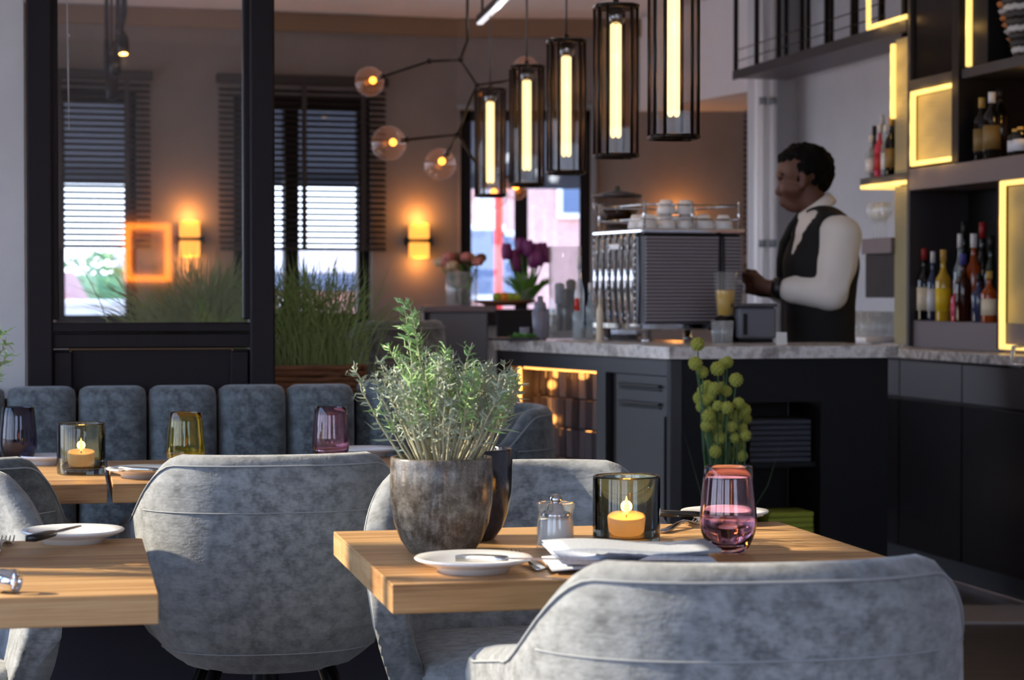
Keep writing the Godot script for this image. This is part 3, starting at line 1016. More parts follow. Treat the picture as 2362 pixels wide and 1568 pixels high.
func build_dining() -> void:
	var e1 := Vector3(cos(deg_to_rad(ROOM_TURN)), 0, -sin(deg_to_rad(ROOM_TURN)))
	var e2 := Vector3(-sin(deg_to_rad(ROOM_TURN)), 0, -cos(deg_to_rad(ROOM_TURN)))
	# tables: front left corners
	make_table("oak table in front with plant pots, candle and pink glass on it", pt(-0.181, 3.26), 0.86, 0.745, 3)
	var t2 := pt(-0.517, 3.16) - e1 * 0.86
	make_table("oak table at the left edge with a plate and silver ring", t2, 0.86, 0.735, 5)
	var t3 := pt(-0.921, 4.985)
	make_table("oak table by the sofa with olive glass and pink glass", t3, 0.76, 0.70, 8)
	make_table("oak table by the sofa with a candle and violet glass", t3 - e1 * 0.772, 0.76, 0.70, 9)

	# chairs
	var grp := "grey velvet bucket chairs"
	var c := make_chair("grey velvet chair in the right foreground, back to the viewer", pt(0.315, 3.15), 9.0, M.velvet, grp)
	c.scale = Vector3(1.09, 1.0, 1.03)
	copy(c, pt(-0.575, 5.08), 12.0, "grey velvet chair in the middle, its rounded back at the sofa table").scale = Vector3(1.04, 1, 1.02)
	copy(c, pt(0.03, 4.46), 192.0, "pale grey chair facing the viewer behind the potted rosemary")
	copy(c, pt(-1.235, 4.20), 192.0, "pale grey chair facing the viewer behind the left table")
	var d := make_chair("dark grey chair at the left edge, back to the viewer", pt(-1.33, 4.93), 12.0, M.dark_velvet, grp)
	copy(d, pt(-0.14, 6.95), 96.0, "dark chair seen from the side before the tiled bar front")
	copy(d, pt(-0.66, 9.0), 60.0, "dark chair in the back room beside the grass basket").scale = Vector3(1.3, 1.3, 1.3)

	# the sofa with upright channels
	var p0 := pt(-1.093, 6.5) - e1 * 0.4 - e2 * 0.09
	p0.y = 0
	var o := thing("channel_sofa", "long dark velvet sofa with upright padded channels", "sofa", p0, ROOM_TURN)
	var rows := []
	for i in 13:
		var a := -PI / 2 + PI * i / 12.0
		var row := []
		for k in 12:
			var y := [0.42, 0.43, 0.48, 0.58, 0.7, 0.8, 0.86, 0.893, 0.91, 0.917, 0.917, 0.912][k] as float
			var deep := [0.10, 0.125, 0.135, 0.14, 0.138, 0.134, 0.126, 0.112, 0.09, 0.06, 0.02, 0.0][k] as float
			row.append(Vector3(0.0985 * sign(sin(a)) * pow(abs(sin(a)), 0.55) * (1.0 if k < 8 else 1.0 - 0.025 * (k - 7)), y - 0.012 * pow(abs(sin(a)), 6.0), deep * pow(max(cos(a), 0.0), 0.3) * (0.9 + 0.1 * cos(a))))
		rows.append(row)
	var s := tool(true)
	grid(s, rows, false, false)
	s.generate_normals()
	var shape := s.commit()
	var first := -2
	for k in 7:
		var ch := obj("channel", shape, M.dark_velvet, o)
		# channel borders fall at the seams of the backrest
		ch.position = Vector3(0.293 + (k + first) * 0.2035, 0, 0)
		if k == 6:
			ch.position += Vector3(-0.012, 0.012, -0.03)
			ch.rotation_degrees.y = 35.0
	obj("back_board", boxed(Vector3(0.5, 0.44, -0.02), Vector3(1.45, 0.88, 0.03), 0.01), M.sofa_base, o)
	obj("seat_cushion", boxed(Vector3(0.5, 0.385, 0.36), Vector3(1.45, 0.15, 0.56), 0.035), M.sofa_base, o)
	obj("base", boxed(Vector3(0.5, 0.155, 0.34), Vector3(1.45, 0.29, 0.52), 0.01), M.sofa_base, o)

# ---------------------------------------------------------------- what lies on the tables

func plate(label: String, where: Vector3, r := 0.094) -> void:
	var k := r / 0.094
	var p := [Vector2(0, 0.002), Vector2(0.05, 0.002), Vector2(0.052, 0), Vector2(0.056, 0), Vector2(0.06, 0.008), Vector2(0.078, 0.013), Vector2(0.092, 0.019), Vector2(0.094, 0.0215), Vector2(0.092, 0.0235), Vector2(0.076, 0.0175), Vector2(0.06, 0.0125), Vector2(0.052, 0.0095), Vector2(0.0, 0.009)]
	var o := obj("side_plate", lathed(p.map(func(q): return Vector2(q.x * k, q.y)), 48), M.china)
	o.position = where
	tag(o, label, "plate", "white side plates")

func knife(label: String, where: Vector3, turn: float, tip: float, handle: Material) -> void:
	var o := thing("table_knife", label, "knife", where, turn, "table knives")
	o.rotation_degrees.z = tip
	var h := tool(true)
	var rows := []
	for k in [[-0.1, 0.004, 0.003], [-0.098, 0.009, 0.005], [-0.06, 0.0095, 0.0055], [-0.02, 0.0075, 0.005], [0.0, 0.0055, 0.004]]:
		rows.append([Vector3(k[0], -k[2], -k[1]), Vector3(k[0], k[2], -k[1]), Vector3(k[0], k[2], k[1]), Vector3(k[0], -k[2], k[1])])
	grid(h, rows, true, true)
	obj("handle", h, handle, o)
	var b := tool()
	var edge := []
	for k in [[0.0, 0.004, -0.004], [0.02, 0.009, -0.007], [0.07, 0.0095, -0.007], [0.1, 0.008, -0.004], [0.112, 0.0015, 0.0]]:
		edge.append([Vector3(k[0], -0.001, k[2]), Vector3(k[0], 0.001, k[2]), Vector3(k[0], 0.0004, k[1]), Vector3(k[0], -0.0004, k[1])])
	grid(b, edge, true, true)
	obj("blade", b, M.steel, o)

func fork(label: String, where: Vector3, turn: float) -> void:
	var o := thing("table_fork", label, "fork", where, turn, "table forks")
	var h := tool(true)
	var rows := []
	for k in [[-0.105, 0.004, 0.0015, 0.004], [-0.1, 0.01, 0.002, 0.004], [-0.06, 0.0075, 0.002, 0.005], [-0.01, 0.0035, 0.0022, 0.011], [0.02, 0.005, 0.002, 0.012], [0.035, 0.0115, 0.0016, 0.008], [0.05, 0.0125, 0.0014, 0.004]]:
		rows.append([Vector3(k[0], k[3] - k[2], -k[1]), Vector3(k[0], k[3] + k[2], -k[1]), Vector3(k[0], k[3] + k[2], k[1]), Vector3(k[0], k[3] - k[2], k[1])])
	grid(h, rows, true, true)
	obj("handle", h, M.steel, o)
	for i in 4:
		var z := -0.0105 + 0.007 * i
		var t := tool(true)
		tube(t, [Vector3(0.048, 0.004, z), Vector3(0.065, 0.002, z), Vector3(0.085, 0.005, z), Vector3(0.1, 0.012, z)], [0.0021, 0.0019, 0.0016, 0.0008], 6)
		obj("tine", t, M.steel, o)

func tumbler(label: String, where: Vector3, tint: Material, k: float, filled := 0.0) -> void:
	var o := thing("stemless_glass", label, "glass", where, 0, "coloured stemless glasses")
	var outer := [[0.0, 0.0], [0.024, 0.0], [0.030, 0.003], [0.038, 0.015], [0.046, 0.036], [0.0485, 0.052], [0.0478, 0.07], [0.0455, 0.095], [0.0425, 0.125], [0.0402, 0.146]]
	var inner := [[0.0388, 0.146], [0.0408, 0.125], [0.0438, 0.095], [0.046, 0.07], [0.0466, 0.052], [0.0438, 0.037], [0.034, 0.018], [0.02, 0.011], [0.0, 0.0095]]
	var p := []
	for q in outer: p.append(Vector2(q[0], q[1]) * k)
	p.append(Vector2(0.0395, 0.1468) * k)
	for q in inner: p.append(Vector2(q[0], q[1]) * k)
	obj("bowl", lathed(p, 48), tint, o)
	if filled > 0:
		var w := [Vector2(0, 0.0101), Vector2(0.0198, 0.0116), Vector2(0.0336, 0.0186), Vector2(0.0434, 0.0375), Vector2(0.0462, filled - 0.001), Vector2(0.0458, filled), Vector2(0, filled)]
		obj("water", lathed(w.map(func(q): return q * k), 40), M.water, o)

func candle(label: String, where: Vector3, k := 1.0) -> void:
	var o := thing("candle_glass", label, "candle holder", where, 0, "candles in smoked glasses")
	var p := [[0, 0], [0.055, 0], [0.058, 0.003], [0.0585, 0.02], [0.0585, 0.12], [0.0575, 0.1235], [0.0555, 0.1242], [0.0535, 0.1235], [0.0528, 0.12], [0.0528, 0.022], [0.048, 0.0165], [0, 0.015]]
	obj("glass", lathed(p.map(func(q): return Vector2(q[0], q[1]) * k), 56), M.glass_smoke, o)
	var w := [[0, 0.0152], [0.029, 0.0152], [0.0325, 0.019], [0.0345, 0.043], [0.033, 0.046], [0.03, 0.0425], [0, 0.0415]]
	obj("tealight", lathed(w.map(func(q): return Vector2(q[0], q[1]) * k), 36), M.wax, o)
	var wick := tool(true)
	rod(wick, Vector3(0, 0.041, 0) * k, Vector3(0, 0.052, 0) * k, 0.0009 * k, -1, 6)
	obj("wick", wick, M.wick, o)
	obj("flame", lathed([Vector2(0, 0.047), Vector2(0.0032, 0.05), Vector2(0.0052, 0.056), Vector2(0.0044, 0.064), Vector2(0.0022, 0.073), Vector2(0, 0.081)].map(func(q): return q * k), 14), M.flame, o)
	lamp(o, Vector3(0, 0.062, 0) * k, Color(1.0, 0.62, 0.26), 0.010, 0.004)

func napkin(label: String, where: Vector3, turn: float, thick := 1.0) -> void:
	# a napkin folded over itself: a long strip bent back twice
	var o := obj("folded_napkin", null, M.napkin)
	var line := []
	for k in 26:
		var t := k / 25.0
		var a := Vector2(lerpf(-0.14, 0.14, fmod(t * 3.0, 1.0)), 0)
		var leg := int(min(t * 3.0, 2.999))
		a.x = lerpf(-0.14, 0.14, t * 3.0 - leg) * (1.0 if leg % 2 == 0 else -1.0)
		line.append(Vector2(a.x - 0.006 * leg, 0.004 + leg * 0.0085 + 0.0022 * sin(t * 19.0)))
	var rows := []
	for z in 9:
		var row := []
		var y := lerpf(-0.075, 0.075, z / 8.0)
		for k in 26: row.append(Vector3(line[k].x, line[k].y + 0.0035, y + 0.003 * sin(k * 0.9)))
		for k in range(25, -1, -1): row.append(Vector3(line[k].x, line[k].y, y + 0.003 * sin(k * 0.9)))
		rows.append(row)
	var s := tool(true)
	grid(s, rows, true, true)
	s.generate_normals()
	o.mesh = s.commit()
	o.position = where
	o.rotation_degrees.y = turn
	o.scale.y = thick
	tag(o, label, "napkin", "folded napkins")

func salt_mill(label: String, where: Vector3) -> void:
	var o := thing("salt_mill", label, "salt mill", where)
	var p := [[0, 0], [0.031, 0], [0.0335, 0.002], [0.0338, 0.006], [0.0325, 0.03], [0.0303, 0.052], [0.0300, 0.056], [0.0308, 0.064], [0.0338, 0.074], [0.0342, 0.0765], [0.031, 0.0785], [0.0275, 0.0785], [0.0275, 0.058], [0.029, 0.05], [0.0308, 0.03], [0.0318, 0.006], [0, 0.0045]]
	obj("body", lathed(p.map(func(q): return Vector2(q[0], q[1])), 40), M.thin_glass, o)
	obj("salt", lathed([Vector2(0, 0.005), Vector2(0.0312, 0.0065), Vector2(0.0302, 0.03), Vector2(0.0285, 0.049), Vector2(0, 0.05)], 32), M.salt, o)
	obj("grinder", lathed([Vector2(0, 0.0535), Vector2(0.0262, 0.0535), Vector2(0.0262, 0.062), Vector2(0.016, 0.066), Vector2(0.012, 0.0775), Vector2(0, 0.0775)], 28), M.chrome, o)
	obj("knob", lathed([Vector2(0, 0.0775), Vector2(0.0095, 0.0785), Vector2(0.0115, 0.083), Vector2(0.0105, 0.089), Vector2(0.006, 0.0925), Vector2(0, 0.0935)], 24), M.chrome, o)
	var e := tool()
	box(e, Vector3(-0.0145, 0.0125, 0.0302), Vector3(0.003, 0.009, 0.0012))
	box(e, Vector3(-0.0145, 0.0155, 0.0302), Vector3(0.008, 0.0022, 0.0012))
	box(e, Vector3(-0.0145, 0.0125, 0.0303), Vector3(0.0065, 0.002, 0.0012))
	obj("emblem", e, M.flower_stem, o)

func rosemary(label: String, where: Vector3, pot: Material, seed_no: int, stems: int, spread: float, tall: float, sprigs: Array, group: String) -> Node3D:
	var o := thing("potted_rosemary", label, "potted plant", where, 0, group)
	var p := [[0, 0.0], [0.052, 0.0], [0.055, 0.002], [0.069, 0.022], [0.08, 0.05], [0.0862, 0.085], [0.087, 0.12], [0.0862, 0.16], [0.085, 0.1625], [0.0825, 0.163], [0.0805, 0.161], [0.081, 0.12], [0.078, 0.06], [0, 0.05]]
	obj("pot", lathed(p.map(func(q): return Vector2(q[0], q[1])), 64), pot, o)
	obj("soil", lathed([Vector2(0.0, 0.12), Vector2(0.08, 0.12), Vector2(0.079, 0.14), Vector2(0.04, 0.15), Vector2(0, 0.152)], 24), M.soil, o)
	var r := RandomNumberGenerator.new()
	r.seed = seed_no
	var wood := tool(true)
	var leaf := tool()
	var young := tool()
	for k in stems + sprigs.size():
		var a := r.randf() * TAU
		var out := sqrt(r.randf())
		var base := Vector3(cos(a) * 0.055 * out, 0.145, sin(a) * 0.055 * out)
		var reach := spread * (0.25 + 0.75 * out) * r.randf_range(0.75, 1.1)
		var up := tall * r.randf_range(0.68, 1.0) * (1.1 - 0.25 * out)
		var tip := base + Vector3(cos(a) * reach, up, sin(a) * reach)
		var special := k >= stems
		if special: tip = sprigs[k - stems]
		var pts := []
		var n := 9
		for i in n + 1:
			var t := i / float(n)
			var q := base.lerp(tip, t)
			var bow := sin(t * PI) * (0.22 if not special else 0.08)
			q += Vector3(cos(a), 0.1, sin(a)) * reach * bow * 0.5
			q += Vector3(r.randf_range(-1, 1), 0, r.randf_range(-1, 1)) * 0.004 * t
			pts.append(q)
		tube(wood, pts, range(n + 1).map(func(i): return lerpf(0.0022, 0.0009, i / float(n))), 5)
		var leaves: int = int((tip - base).length() * (260 if not special else 230))
		var fresh: bool = special or r.randf() < 0.12
		for j in leaves:
			var t := lerpf(0.22, 1.0, sqrt(r.randf()))
			var x := t * n
			var i := int(min(x, n - 1))
			var q: Vector3 = pts[i].lerp(pts[i + 1], x - i)
			var d: Vector3 = (pts[i + 1] - pts[i]).normalized()
			var b := r.randf() * TAU
			var u := d.cross(Vector3(0.3, 0.2, 0.9)).normalized()
			var side := u * cos(b) + d.cross(u) * sin(b)
			var l := r.randf_range(0.018, 0.042) * (1.2 if fresh else 1.0) * (1.0 - 0.35 * t * t)
			var mid := q + (side * 0.85 + d * 0.45) * l * 0.5
			var end := mid + (side * r.randf_range(-0.1, 0.9) + d * r.randf_range(0.1, 0.9) + Vector3(0, r.randf_range(-0.7, 0.2), 0)) * l * 0.6
			blade(young if fresh and t > 0.45 else leaf, [q, mid, end], r.randf_range(0.0015, 0.0023), side.cross(d) if r.randf() < 0.5 else d)
	obj("stem", wood, M.rosemary_stem, o)
	tag(obj("needles", leaf, M.rosemary_leaf, o), "", "", "", "stuff")
	tag(obj("young_shoots", young, M.rosemary_young, o), "", "", "", "stuff")
	return o

func build_tableware() -> void:
	# front table
	var pot := on(1018, 1274, TOP)
	var sp := func(u, v, d): return at(u, v, -pot.z + d) - pot
	rosemary("potted rosemary in a mottled brown glazed pot", pot, M.pot_glaze, 4, 66, 0.088, 0.20, [sp.call(945, 700, -0.02), sp.call(930, 690, 0.0), sp.call(1085, 790, 0.0), sp.call(950, 735, 0.02), sp.call(1025, 835, -0.03), sp.call(1012, 828, -0.05), sp.call(895, 800, 0.01), sp.call(872, 935, -0.01)], "potted rosemary plants")
	var pot2 := pot + Vector3(0.034, 0, -0.20)
	rosemary("darker potted rosemary in a blue-black pot behind the brown one", pot2, M.pot_blue, 9, 26, 0.06, 0.18, [], "potted rosemary plants")
	plate("white side plate with a knife, in front of the brown pot", on(1092, 1317, TOP))
	knife("steel knife resting on the rim of the front plate", on(1168, 1288, TOP + 0.028), -40, 4, M.steel)
	fork("steel fork lying beside the front plate", on(1214, 1300, TOP), 102)
	salt_mill("glass salt mill with a chrome knob beside the candle", on(1281, 1264, TOP))
	candle("lit candle in a smoked glass beside the salt mill", on(1445, 1261, TOP))
	tumbler("pink stemless glass half full on the front table", on(1680, 1275, TOP), M.glass_pink, 1.0, 0.062)
	napkin("folded pale napkin behind the foreground chair", on(1462, 1310, TOP), ROOM_TURN - 6, 1.5)
	fork("steel fork behind the candle glass, near the pink glass", on(1572, 1218, TOP), 64)
	plate("white side plate behind the pink glass", on(1672, 1204, TOP), 0.085)
	knife("knife with a dark handle on the plate behind the pink glass", on(1622, 1186, TOP + 0.027), -12, 0, M.knife_handle)
	# left table
	plate("white side plate on the left table", on(168, 1250, TOP), 0.09)
	knife("black handled knife on the left table plate", on(125, 1228, TOP + 0.026), 78, 0, M.knife_handle)
	fork("steel fork at the left edge of the left table", on(2, 1266, TOP), 96)
	var ring := obj("napkin_ring", lathed([Vector2(0.0145, -0.014), Vector2(0.0165, -0.015), Vector2(0.018, -0.011), Vector2(0.0172, 0.0), Vector2(0.018, 0.011), Vector2(0.0165, 0.015), Vector2(0.0145, 0.014), Vector2(0.0145, -0.014)], 28, Transform3D(Basis(Vector3.RIGHT, PI / 2), Vector3(0, 0.018, 0))), M.chrome)
	ring.position = on(18, 1368, TOP)
	ring.rotation_degrees.y = 72
	tag(ring, "chrome napkin ring at the front edge of the left table", "napkin ring")
	var pot3 := on(-222, 1290, TOP)
	var sp3 := func(u, v, d): return at(u, v, -pot3.z + d) - pot3
	rosemary("rosemary reaching into view at the left edge", pot3, M.pot_glaze, 14, 44, 0.10, 0.19, [sp3.call(10, 765, 0.0), sp3.call(24, 820, 0.02), sp3.call(6, 850, -0.02), sp3.call(20, 790, 0.0)], "potted rosemary plants")
	# tables by the sofa
	candle("lit candle in a smoked glass on the sofa table", on(187, 1093, TOP))
	tumbler("olive yellow stemless glass on the sofa table", on(428, 1088, TOP), M.glass_olive, 1.0, 0.04)
	tumbler("dark violet stemless glass on the sofa table", on(42, 1070, TOP), M.glass_violet, 1.0)
	tumbler("small pink glass behind the middle chair", on(763, 1069, TOP), M.glass_pink, 1.0, 0.035)
	plate("white plate with a knife on the sofa table", on(334, 1100, TOP), 0.092)
	knife("steel knife on the plate of the sofa table", on(362, 1084, TOP + 0.026), -20, 0, M.steel)
	plate("white plate beside the candle on the sofa table", on(112, 1070, TOP), 0.075)
	plate("white plate behind the middle chair, next to the small pink glass", on(848, 1052, TOP), 0.085)

# ---------------------------------------------------------------- the bar

var bar_a := Vector2(-0.096, 8.88)
var bar_b := Vector2(0.553, 7.6)
var bar_c := Vector2(1.39, 7.79)

func along_face(p: Vector2, q: Vector2, u: float) -> float:
	# distance from p, along the upright face p-q, of the sight line through column u
	var d := (q - p).normalized()
	var k := (u - 1181.0) / FOCAL
	return (k * p.y - p.x) / (d.x - k * d.y)

func face_frame(called: String, parent: Node3D, p: Vector2, q: Vector2) -> Node3D:
	# a part with its origin at p, its x axis along p-q and its front towards the guests
	var d := (q - p).normalized()
	var o := Node3D.new()
	o.name = called
	parent.add_child(o)
	o.position = pt(p.x, p.y) - parent.position
	o.rotation_degrees.y = rad_to_deg(atan2(d.y, d.x))
	return o

func offset_line(pts: Array, by: float) -> Array:
	# the line moved to its far side by some distance
	var out := []
	for i in pts.size():
		var d0: Vector2 = (pts[i] - pts[i - 1]).normalized() if i > 0 else (pts[1] - pts[0]).normalized()
		var d1: Vector2 = (pts[i + 1] - pts[i]).normalized() if i < pts.size() - 1 else d0
		var n0 := Vector2(-d0.y, d0.x)
		var n1 := Vector2(-d1.y, d1.x)
		var n := (n0 + n1).normalized()
		out.append(pts[i] + n * (by / max(0.35, n.dot(n0))))
	return out

func build_bar() -> void:
	var line := [bar_a, bar_b, bar_c]
	var inner := offset_line(line, 0.58)
	# marble top, in three slabs
	var top := thing("marble_bar_top", "veined grey marble top of the bar", "bar top", pt(bar_b.x, bar_b.y))
	var ab := (bar_b - bar_a).normalized()
	var seam := bar_a + ab * along_face(bar_a, bar_b, 1370)
	var seam_in: Vector2 = inner[0].lerp(inner[1], 0.45)
	for poly in [[bar_a, seam, seam_in, inner[0]], [seam + ab * 0.002, bar_b, inner[1], seam_in + ab * 0.002], [bar_b + Vector2(0.002, 0), bar_c, inner[2], inner[1] + Vector2(0.002, 0)]]:
		var s := tool()
		prism(s, poly.map(func(q): return q - bar_b), 0.957, 1.0)
		obj("slab", s, M.marble, top)
	# left wing, its lit niche with upright tiles
	var i0 := 0.035
	var len_ab := (bar_b - bar_a).length()
	var bar := thing("bar_counter", "dark bar counter with a lit tiled niche and an open compartment", "bar", pt(bar_b.x, bar_b.y))
	var wing := face_frame("wing", bar, bar_a, bar_b)
	var n0 := along_face(bar_a, bar_b, 1160)
	var n1 := along_face(bar_a, bar_b, 1357)
	var ntop := 0.895
	var nbot := 0.12
	var z := -i0
	obj("top_rail", boxed(Vector3(len_ab / 2, (0.957 + ntop) / 2, z - 0.02), Vector3(len_ab - 0.06, 0.957 - ntop, 0.04)), M.joinery, wing)
	obj("plinth", boxed(Vector3(len_ab / 2, nbot / 2, z - 0.02), Vector3(len_ab - 0.06, nbot, 0.04)), M.joinery_black, wing)
	obj("left_stile", boxed(Vector3((0.03 + n0) / 2, (ntop + nbot) / 2, z - 0.02), Vector3(n0 - 0.03, ntop - nbot, 0.04)), M.joinery, wing)
	var p0 := along_face(bar_a, bar_b, 1378)
	var p1 := along_face(bar_a, bar_b, 1402)
	obj("right_stile", boxed(Vector3((p0 + n1) / 2, (ntop + nbot) / 2, z - 0.02), Vector3(p0 - n1, ntop - nbot, 0.04)), M.joinery, wing)
	obj("recess", boxed(Vector3((p0 + p1) / 2, (ntop + nbot) / 2, z - 0.045), Vector3(p1 - p0, ntop - nbot, 0.04)), M.joinery_black, wing)
	obj("niche_back", boxed(Vector3((n0 + n1) / 2, (ntop + nbot) / 2, z - 0.13), Vector3(n1 - n0 + 0.02, ntop - nbot + 0.02, 0.02)), M.joinery_black, wing)
	for a in [[Vector3(n0 - 0.005, (ntop + nbot) / 2, z - 0.08), Vector3(0.01, ntop - nbot, 0.1)], [Vector3(n1 + 0.005, (ntop + nbot) / 2, z - 0.08), Vector3(0.01, ntop - nbot, 0.1)], [Vector3((n0 + n1) / 2, ntop + 0.005, z - 0.08), Vector3(n1 - n0, 0.01, 0.1)]]:
		obj("niche_cheek", boxed(a[0], a[1]), M.joinery, wing)
	var cols := 13
	var tw := (n1 - n0) / cols
	var th := 0.118
	var tile := tool()
	box(tile, Vector3.ZERO, Vector3(tw - 0.003, th - 0.003, 0.016), 0.004)
	tile.generate_normals()
	var tile_shape := tile.commit()
	var r := RandomNumberGenerator.new()
	r.seed = 2
	for row in 7:
		for c in cols:
			var y := ntop - 0.004 - th * (row + 0.5)
			if y - th / 2 < nbot - 0.06: continue
			var o := obj("tile", tile_shape, M["tile_%d" % r.randi_range(0, 3)], wing)
			o.position = Vector3(n0 + tw * (c + 0.5), y, z - 0.112 + r.randf_range(-0.003, 0.003))
			o.rotation_degrees = Vector3(r.randf_range(-2.5, 2.5), r.randf_range(-4, 4), 0)
	obj("led_upright", boxed(Vector3(n0 + 0.012, ntop - 0.15, z - 0.035), Vector3(0.016, 0.29, 0.016), 0.004), M.led_warm, wing)
	obj("led_top", boxed(Vector3((n0 + n1) / 2, ntop - 0.008, z - 0.06), Vector3(n1 - n0 - 0.02, 0.01, 0.016), 0.003), M.led_warm, wing)
	for k in 3: lamp(wing, Vector3(lerpf(n0, n1, (k + 0.5) / 3), ntop - 0.03, z - 0.06), Color(1.0, 0.66, 0.32), 0.006, 0.02)
	for k in 2: lamp(wing, Vector3(n0 + 0.035, ntop - 0.08 - 0.14 * k, z - 0.045), Color(1.0, 0.66, 0.32), 0.006, 0.02)
	# the moulded panel of the wing
	var q1 := len_ab - 0.035
	obj("panel", boxed(Vector3((p1 + q1) / 2, (ntop + nbot) / 2, z - 0.02), Vector3(q1 - p1, ntop - nbot, 0.04), 0.004), M.joinery, wing)
	for y in [at(1470, 888, 7.85).y, at(1470, 929, 7.85).y]:
		obj("moulding", boxed(Vector3((p1 + q1) / 2 - 0.02, y, z + 0.008), Vector3((q1 - p1) * 0.72, 0.012, 0.016), 0.004), M.joinery, wing)
		obj("moulding", boxed(Vector3((p1 + q1) / 2 - 0.02, y - 0.014, z + 0.004), Vector3((q1 - p1) * 0.72, 0.006, 0.010), 0.002), M.joinery, wing)
	for x in [p1 + (q1 - p1) * 0.88]: obj("moulding", boxed(Vector3(x, 0.44, z + 0.004), Vector3(0.008, 0.62, 0.010), 0.002), M.joinery, wing)

	# the front with an open compartment
	var front := face_frame("main_side", bar, bar_b, bar_c)
	var len_bc := (bar_c - bar_b).length()
	var b0 := 0.012
	var b1 := along_face(bar_b, bar_c, 2058)
	var o0 := along_face(bar_b, bar_c, 1722)
	var o1 := along_face(bar_b, bar_c, 1902)
	var oy := [0.18, 0.80]
	obj("corner_post", boxed(Vector3(b0 + 0.02, 0.478, -0.045), Vector3(0.045, 0.956, 0.045), 0.004), M.joinery, front)
	obj("left_panel", boxed(Vector3((b0 + 0.045 + o0) / 2, 0.478, -0.055), Vector3(o0 - b0 - 0.045, 0.956, 0.04)), M.joinery_black, front)
	obj("right_panel", boxed(Vector3((o1 + b1) / 2, 0.478, -0.055), Vector3(b1 - o1, 0.956, 0.04)), M.joinery_black, front)
	obj("upper_rail", boxed(Vector3((o0 + o1) / 2, (0.956 + oy[1]) / 2, -0.055), Vector3(o1 - o0, 0.956 - oy[1], 0.04)), M.joinery_black, front)
	obj("lower_rail", boxed(Vector3((o0 + o1) / 2, oy[0] / 2, -0.055), Vector3(o1 - o0, oy[0], 0.04)), M.joinery_black, front)
	for x in [o0 - 0.008, o1 + 0.008]: obj("compartment_side", boxed(Vector3(x, 0.49, -0.22), Vector3(0.016, 0.64, 0.3)), M.joinery_black, front)
	obj("compartment_back", boxed(Vector3((o0 + o1) / 2, 0.49, -0.38), Vector3(o1 - o0, 0.64, 0.016)), M.joinery_black, front)
	var shelf_y := at(1810, 1066, 7.8).y
	obj("compartment_shelf", boxed(Vector3((o0 + o1) / 2, shelf_y - 0.008, -0.225), Vector3(o1 - o0, 0.016, 0.29)), M.joinery_black, front)
	obj("end_panel", boxed(Vector3(b1 - 0.02, 0.478, -0.33), Vector3(0.04, 0.956, 0.5)), M.joinery_black, front)
	# stacks in the compartment
	var gt := front.global_transform
	for k in 8:
		var m := obj("menu_folder", boxed(Vector3(0, 0.0095, 0), Vector3(0.235, 0.018, 0.2), 0.003), M.menu_dark)
		m.transform = gt * Transform3D(Basis(Vector3.UP, 0.01 * sin(k * 2.3)), Vector3((o0 + o1) / 2 + 0.015, shelf_y + 0.0195 * k, -0.19))
		tag(m, "dark menu folder in the stack in the bar compartment, %s from the bottom" % ["first", "second", "third", "fourth", "fifth", "sixth", "seventh", "eighth"][k], "menu", "dark menu folders")
	for k in 4:
		var m := obj("paper_pack", boxed(Vector3(0, 0.0095, 0), Vector3(0.17, 0.018, 0.16), 0.003), M.menu_yellow)
		m.transform = gt * Transform3D(Basis(Vector3.UP, 0.02 * cos(k * 1.7)), Vector3(o1 - 0.10, oy[0] + 0.145 + 0.0195 * k, -0.14))
		tag(m, "yellow green paper pack under the menu stack, %s from the bottom" % ["first", "second", "third", "fourth"][k], "paper pack", "yellow paper packs")
	obj("compartment_shelf", boxed(Vector3((o0 + o1) / 2, oy[0] + 0.137, -0.225), Vector3(o1 - o0, 0.016, 0.29)), M.joinery_black, front)

	build_machine()
	build_bar_things()
	build_pendants()

